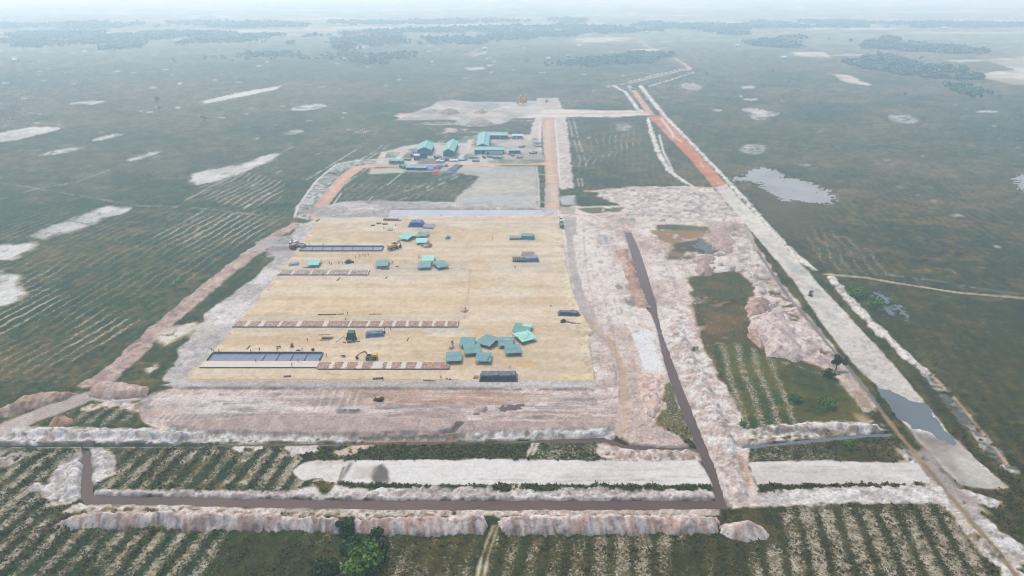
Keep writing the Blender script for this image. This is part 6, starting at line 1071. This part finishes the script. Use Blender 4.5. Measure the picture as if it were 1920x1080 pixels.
w_ = shed('workshop', (801, 278), (796, 291), 12, 4.8, 2.4, 'tall teal workshop with a blue gable end and a small blue annex', 'building', ROOFT, WALLT, nwin=5, ndoor=2)
A = Vector((*at(782, 299), 0)); iv = w_.matrix_basis.inverted(); q = MB().box((A.x, A.y, 1.9), (4.4, 6.0, 4.0), taper=.97); q.v = [tuple(iv @ Vector(v)) for v in q.v]; q.build('annex', WALLB, w_); q = MB().box((A.x, A.y, 4.0), (5.0, 6.8, .25)); q.v = [tuple(iv @ Vector(v)) for v in q.v]; q.build('annex_roof', WALLW, w_)
A = Vector((*at(791, 296.5), 0)); q = MB().box((A.x + 1, A.y, 2.2), (7.5, .6, 4.4)); q.v = [tuple(iv @ Vector(v)) for v in q.v]; q.build('gable_sheet', WALLB, w_)
shed('workshop', (850, 274), (841, 293), 9.0, 4.4, 2.2, 'narrow green roofed workshop between the tall workshop and the U building', 'building', ROOFG, WALLT, nwin=5, ndoor=2)
shed('site_cabin', (730, 306), (757, 306), 5.0, 3.0, .5, 'long mint green cabin with two dark openings beside the loop road', 'building', MINT, MINT, nwin=2, ndoor=0)
for k, (a_, b_, lab) in enumerate((((763, 316.5), (778, 316.5), 'left one of two low sheds with pale blue roofs below the loop road'), ((781, 317), (799, 317), 'right one of two low sheds with pale blue roofs below the loop road'))): shed('low_shed', a_, b_, 7.5, 2.3, .8, lab, 'shed', ROOFB, WALLN, nwin=2, ndoor=1)
shed('low_shed', (752, 315.5), (760, 314), 6, 2.2, .6, 'small dark teal shed at the left end of the blue sheds', 'shed', mat('roof_deep', (52, 120, 120), .6), WALLT, nwin=1, ndoor=1)
def yardtarp(px, py, w, d, h, yaw, m, label, seed, cat='tarp stack'): return tarp('tarp_stack', px, py, w, d, h, yaw, m, label, seed=seed, zz=.05, cat=cat, wr=.35, slope=1.3)
ORT = mat('tarp_orange', (226, 92, 44), .6, .12, .6); BLP = mat('tarp_sky', (96, 132, 190), .5, .25, .8); BLN = mat('tarp_navy', (56, 70, 112), .5, .2, .8)
yardtarp(818, 322.5, 5.2, 11, 1.6, 0, ORT, 'bright orange tarpaulin heap below the loop road', 31); yardtarp(808, 315, 7, 14, 1.4, 6, BLP, 'sky blue tarpaulin heap left of the orange one', 32); yardtarp(821, 313, 7, 11, 1.3, -10, BLN, 'navy tarpaulin heap behind the orange one', 33); yardtarp(855, 313, 7.5, 15, 1.2, -14, BLN, 'navy tarpaulin stack at the right end of the yard', 34); yardtarp(848, 318.5, 8, 8, 1.0, 0, BLN, 'lower navy tarpaulin in front of the rightmost one', 37); yardtarp(836, 321, 9, 4, .8, 0, BLP, 'thin sky blue tarpaulin strip right of the orange one', 35); yardtarp(836, 310.5, 4, 5, 1.2, 0, BLN, 'small navy bundle close beside the loop road', 36)
# batching silos at the far cross road
CEM = mat('silo_ochre', (246, 188, 92), .6, .1, .4)
for k, px in enumerate((971, 976.5, 981, 986)):
    x, y = at(px, 197.5); e = empty('cement_silo', (x, y + (k % 2) * 5, 0)); tag(e, '%s of four ochre cement silos by the far cross road' % ['leftmost', 'second from left', 'third from left', 'rightmost'][k], 'silo', 'cement silos at the far cross road'); h = (9.6, 10.4, 9.4, 11.4)[k]
    MB().cyl((0, 0, 3.0), (0, 0, h), 1.6, n=16).build('tank', CEM, e); MB().cyl((0, 0, 1.6), (0, 0, 3.0), .3, 1.6, n=16).build('hopper', CEM, e); MB().cyl((0, 0, h), (0, 0, h + .5), 1.6, .3, n=16).build('cap', CEM, e)
    for q in range(4): a = q * math.pi / 2 + .78; MB().cyl((math.cos(a) * 1.05, math.sin(a) * 1.05, -.1), (math.cos(a) * 1.05, math.sin(a) * 1.05, 3.2), .14, n=6).build('leg', CEM, e)
for k, (px, py, yw, lab) in enumerate(((1025, 191, 80, 'small dark truck at the far end of the middle road'), (1186, 168.5, 120, 'small reddish truck on the far bend of the laterite road'))): truck(px, py, yw, lab, ORA if k else DRK, 1.0, z=.15)
gadget('utility_pole', 842, 303, [('pole', 'c', (0, 0, -.3), (0, 0, 9, .14), GREYC), ('crossarm', 'b', (0, 0, 8.4), (1.8, .12, .14), GREYC)], 'utility pole beside the loop road near the narrow workshop', 'utility pole', z=0)
gadget('flag_pole', 683, 264, [('pole', 'c', (0, 0, -.3), (0, 0, 8, .12), WPT), ('base', 'b', (0, 0, .2), (1, 1, .4), GREYC)], 'left one of a pair of thin white masts on the heath', 'mast', z=0); gadget('flag_pole', 686, 265, [('pole', 'c', (0, 0, -.3), (0, 0, 8, .12), WPT), ('base', 'b', (0, 0, .2), (1, 1, .4), GREYC)], 'right one of a pair of thin white masts on the heath', 'mast', z=0)
for k, (px, py, w, lab) in enumerate(((910, 94, 16, 'white farmhouse by the pale clearing in the middle distance'), (1468, 111, 18, 'white roofed house on the far right heath'), (1382, 88, 16, 'pale house at the edge of the far wood on the right'), (1253, 105, 14, 'house with a pale roof where the far road meets the wood'), (1028, 113, 14, 'pale house among the trees in the far middle'), (1065, 108, 14, 'house with a reddish roof among the trees in the far middle'), (1078, 68, 22, 'long white building beside the far pale field'), (1770, 138, 16, 'white house at the edge of the pale clearing on the right'), (1768, 54, 30, 'long pale hall in the haze on the far right'), (1893, 36, 40, 'large pale hall near the horizon on the right'), (1212, 63, 20, 'white building behind the far wood, in the middle'), (30, 116, 16, 'white house on the far left heath'))):
    shed('far_house', (px - w * .5 / mpp(py) * .5, py), (px + w * .5 / mpp(py) * .5, py), w * .5, 4.0, 2.4, lab, 'house', mat('roof_red', (190, 140, 120), .7) if 'reddish' in lab else mat('roof_white', (218, 226, 228), .6, .05), WALLW, nwin=3, ndoor=1)

for k in range(22):
    px = RNG.uniform(762, 1010); py = RNG.uniform(262, 303)
    if 880 < px < 955 and py < 294 or 780 < px < 862: py = 296 + RNG.random() * 7
    x, y = at(px, py); o = MB(); w = RNG.uniform(2, 6); h = RNG.uniform(.8, 1.8)
    for q in range(3): o.box((RNG.uniform(-1, 1), (q - 1) * 2.2, h * .5), (w, 2.0, h * RNG.uniform(.6, 1)))
    o = o.build('material_stack', (BLP, BLN, TIM, GREYC, WPT, TEALS[0], GREYC)[k % 7]); o.location = (x, y, 0); o.rotation_euler = (0, 0, RNG.uniform(0, 3)); tag(o, 'small material stack standing on the camp yard', 'material stack', 'material stacks in the camp yard')
# ------------------------------------------------------------------ haze
hz = MB().box((0, 7200, 86), (26000, 15400, 184)); hm = bpy.data.materials.new('haze'); hm.use_nodes = True
t = hm.node_tree; t.nodes.clear(); o_ = t.nodes.new('ShaderNodeOutputMaterial'); pv = t.nodes.new('ShaderNodeVolumePrincipled')
pv.inputs['Color'].default_value = (0.64, 0.91, 1.0, 1); pv.inputs['Density'].default_value = 0.00042; pv.inputs['Anisotropy'].default_value = 0.35
pv.inputs['Absorption Color'].default_value = (1, 1, 1, 1)
t.links.new(pv.outputs[0], o_.inputs['Volume'])
try: hm.cycles.homogeneous_volume = True
except Exception: pass
ho = hz.build('haze', hm); ho['kind'] = 'stuff'
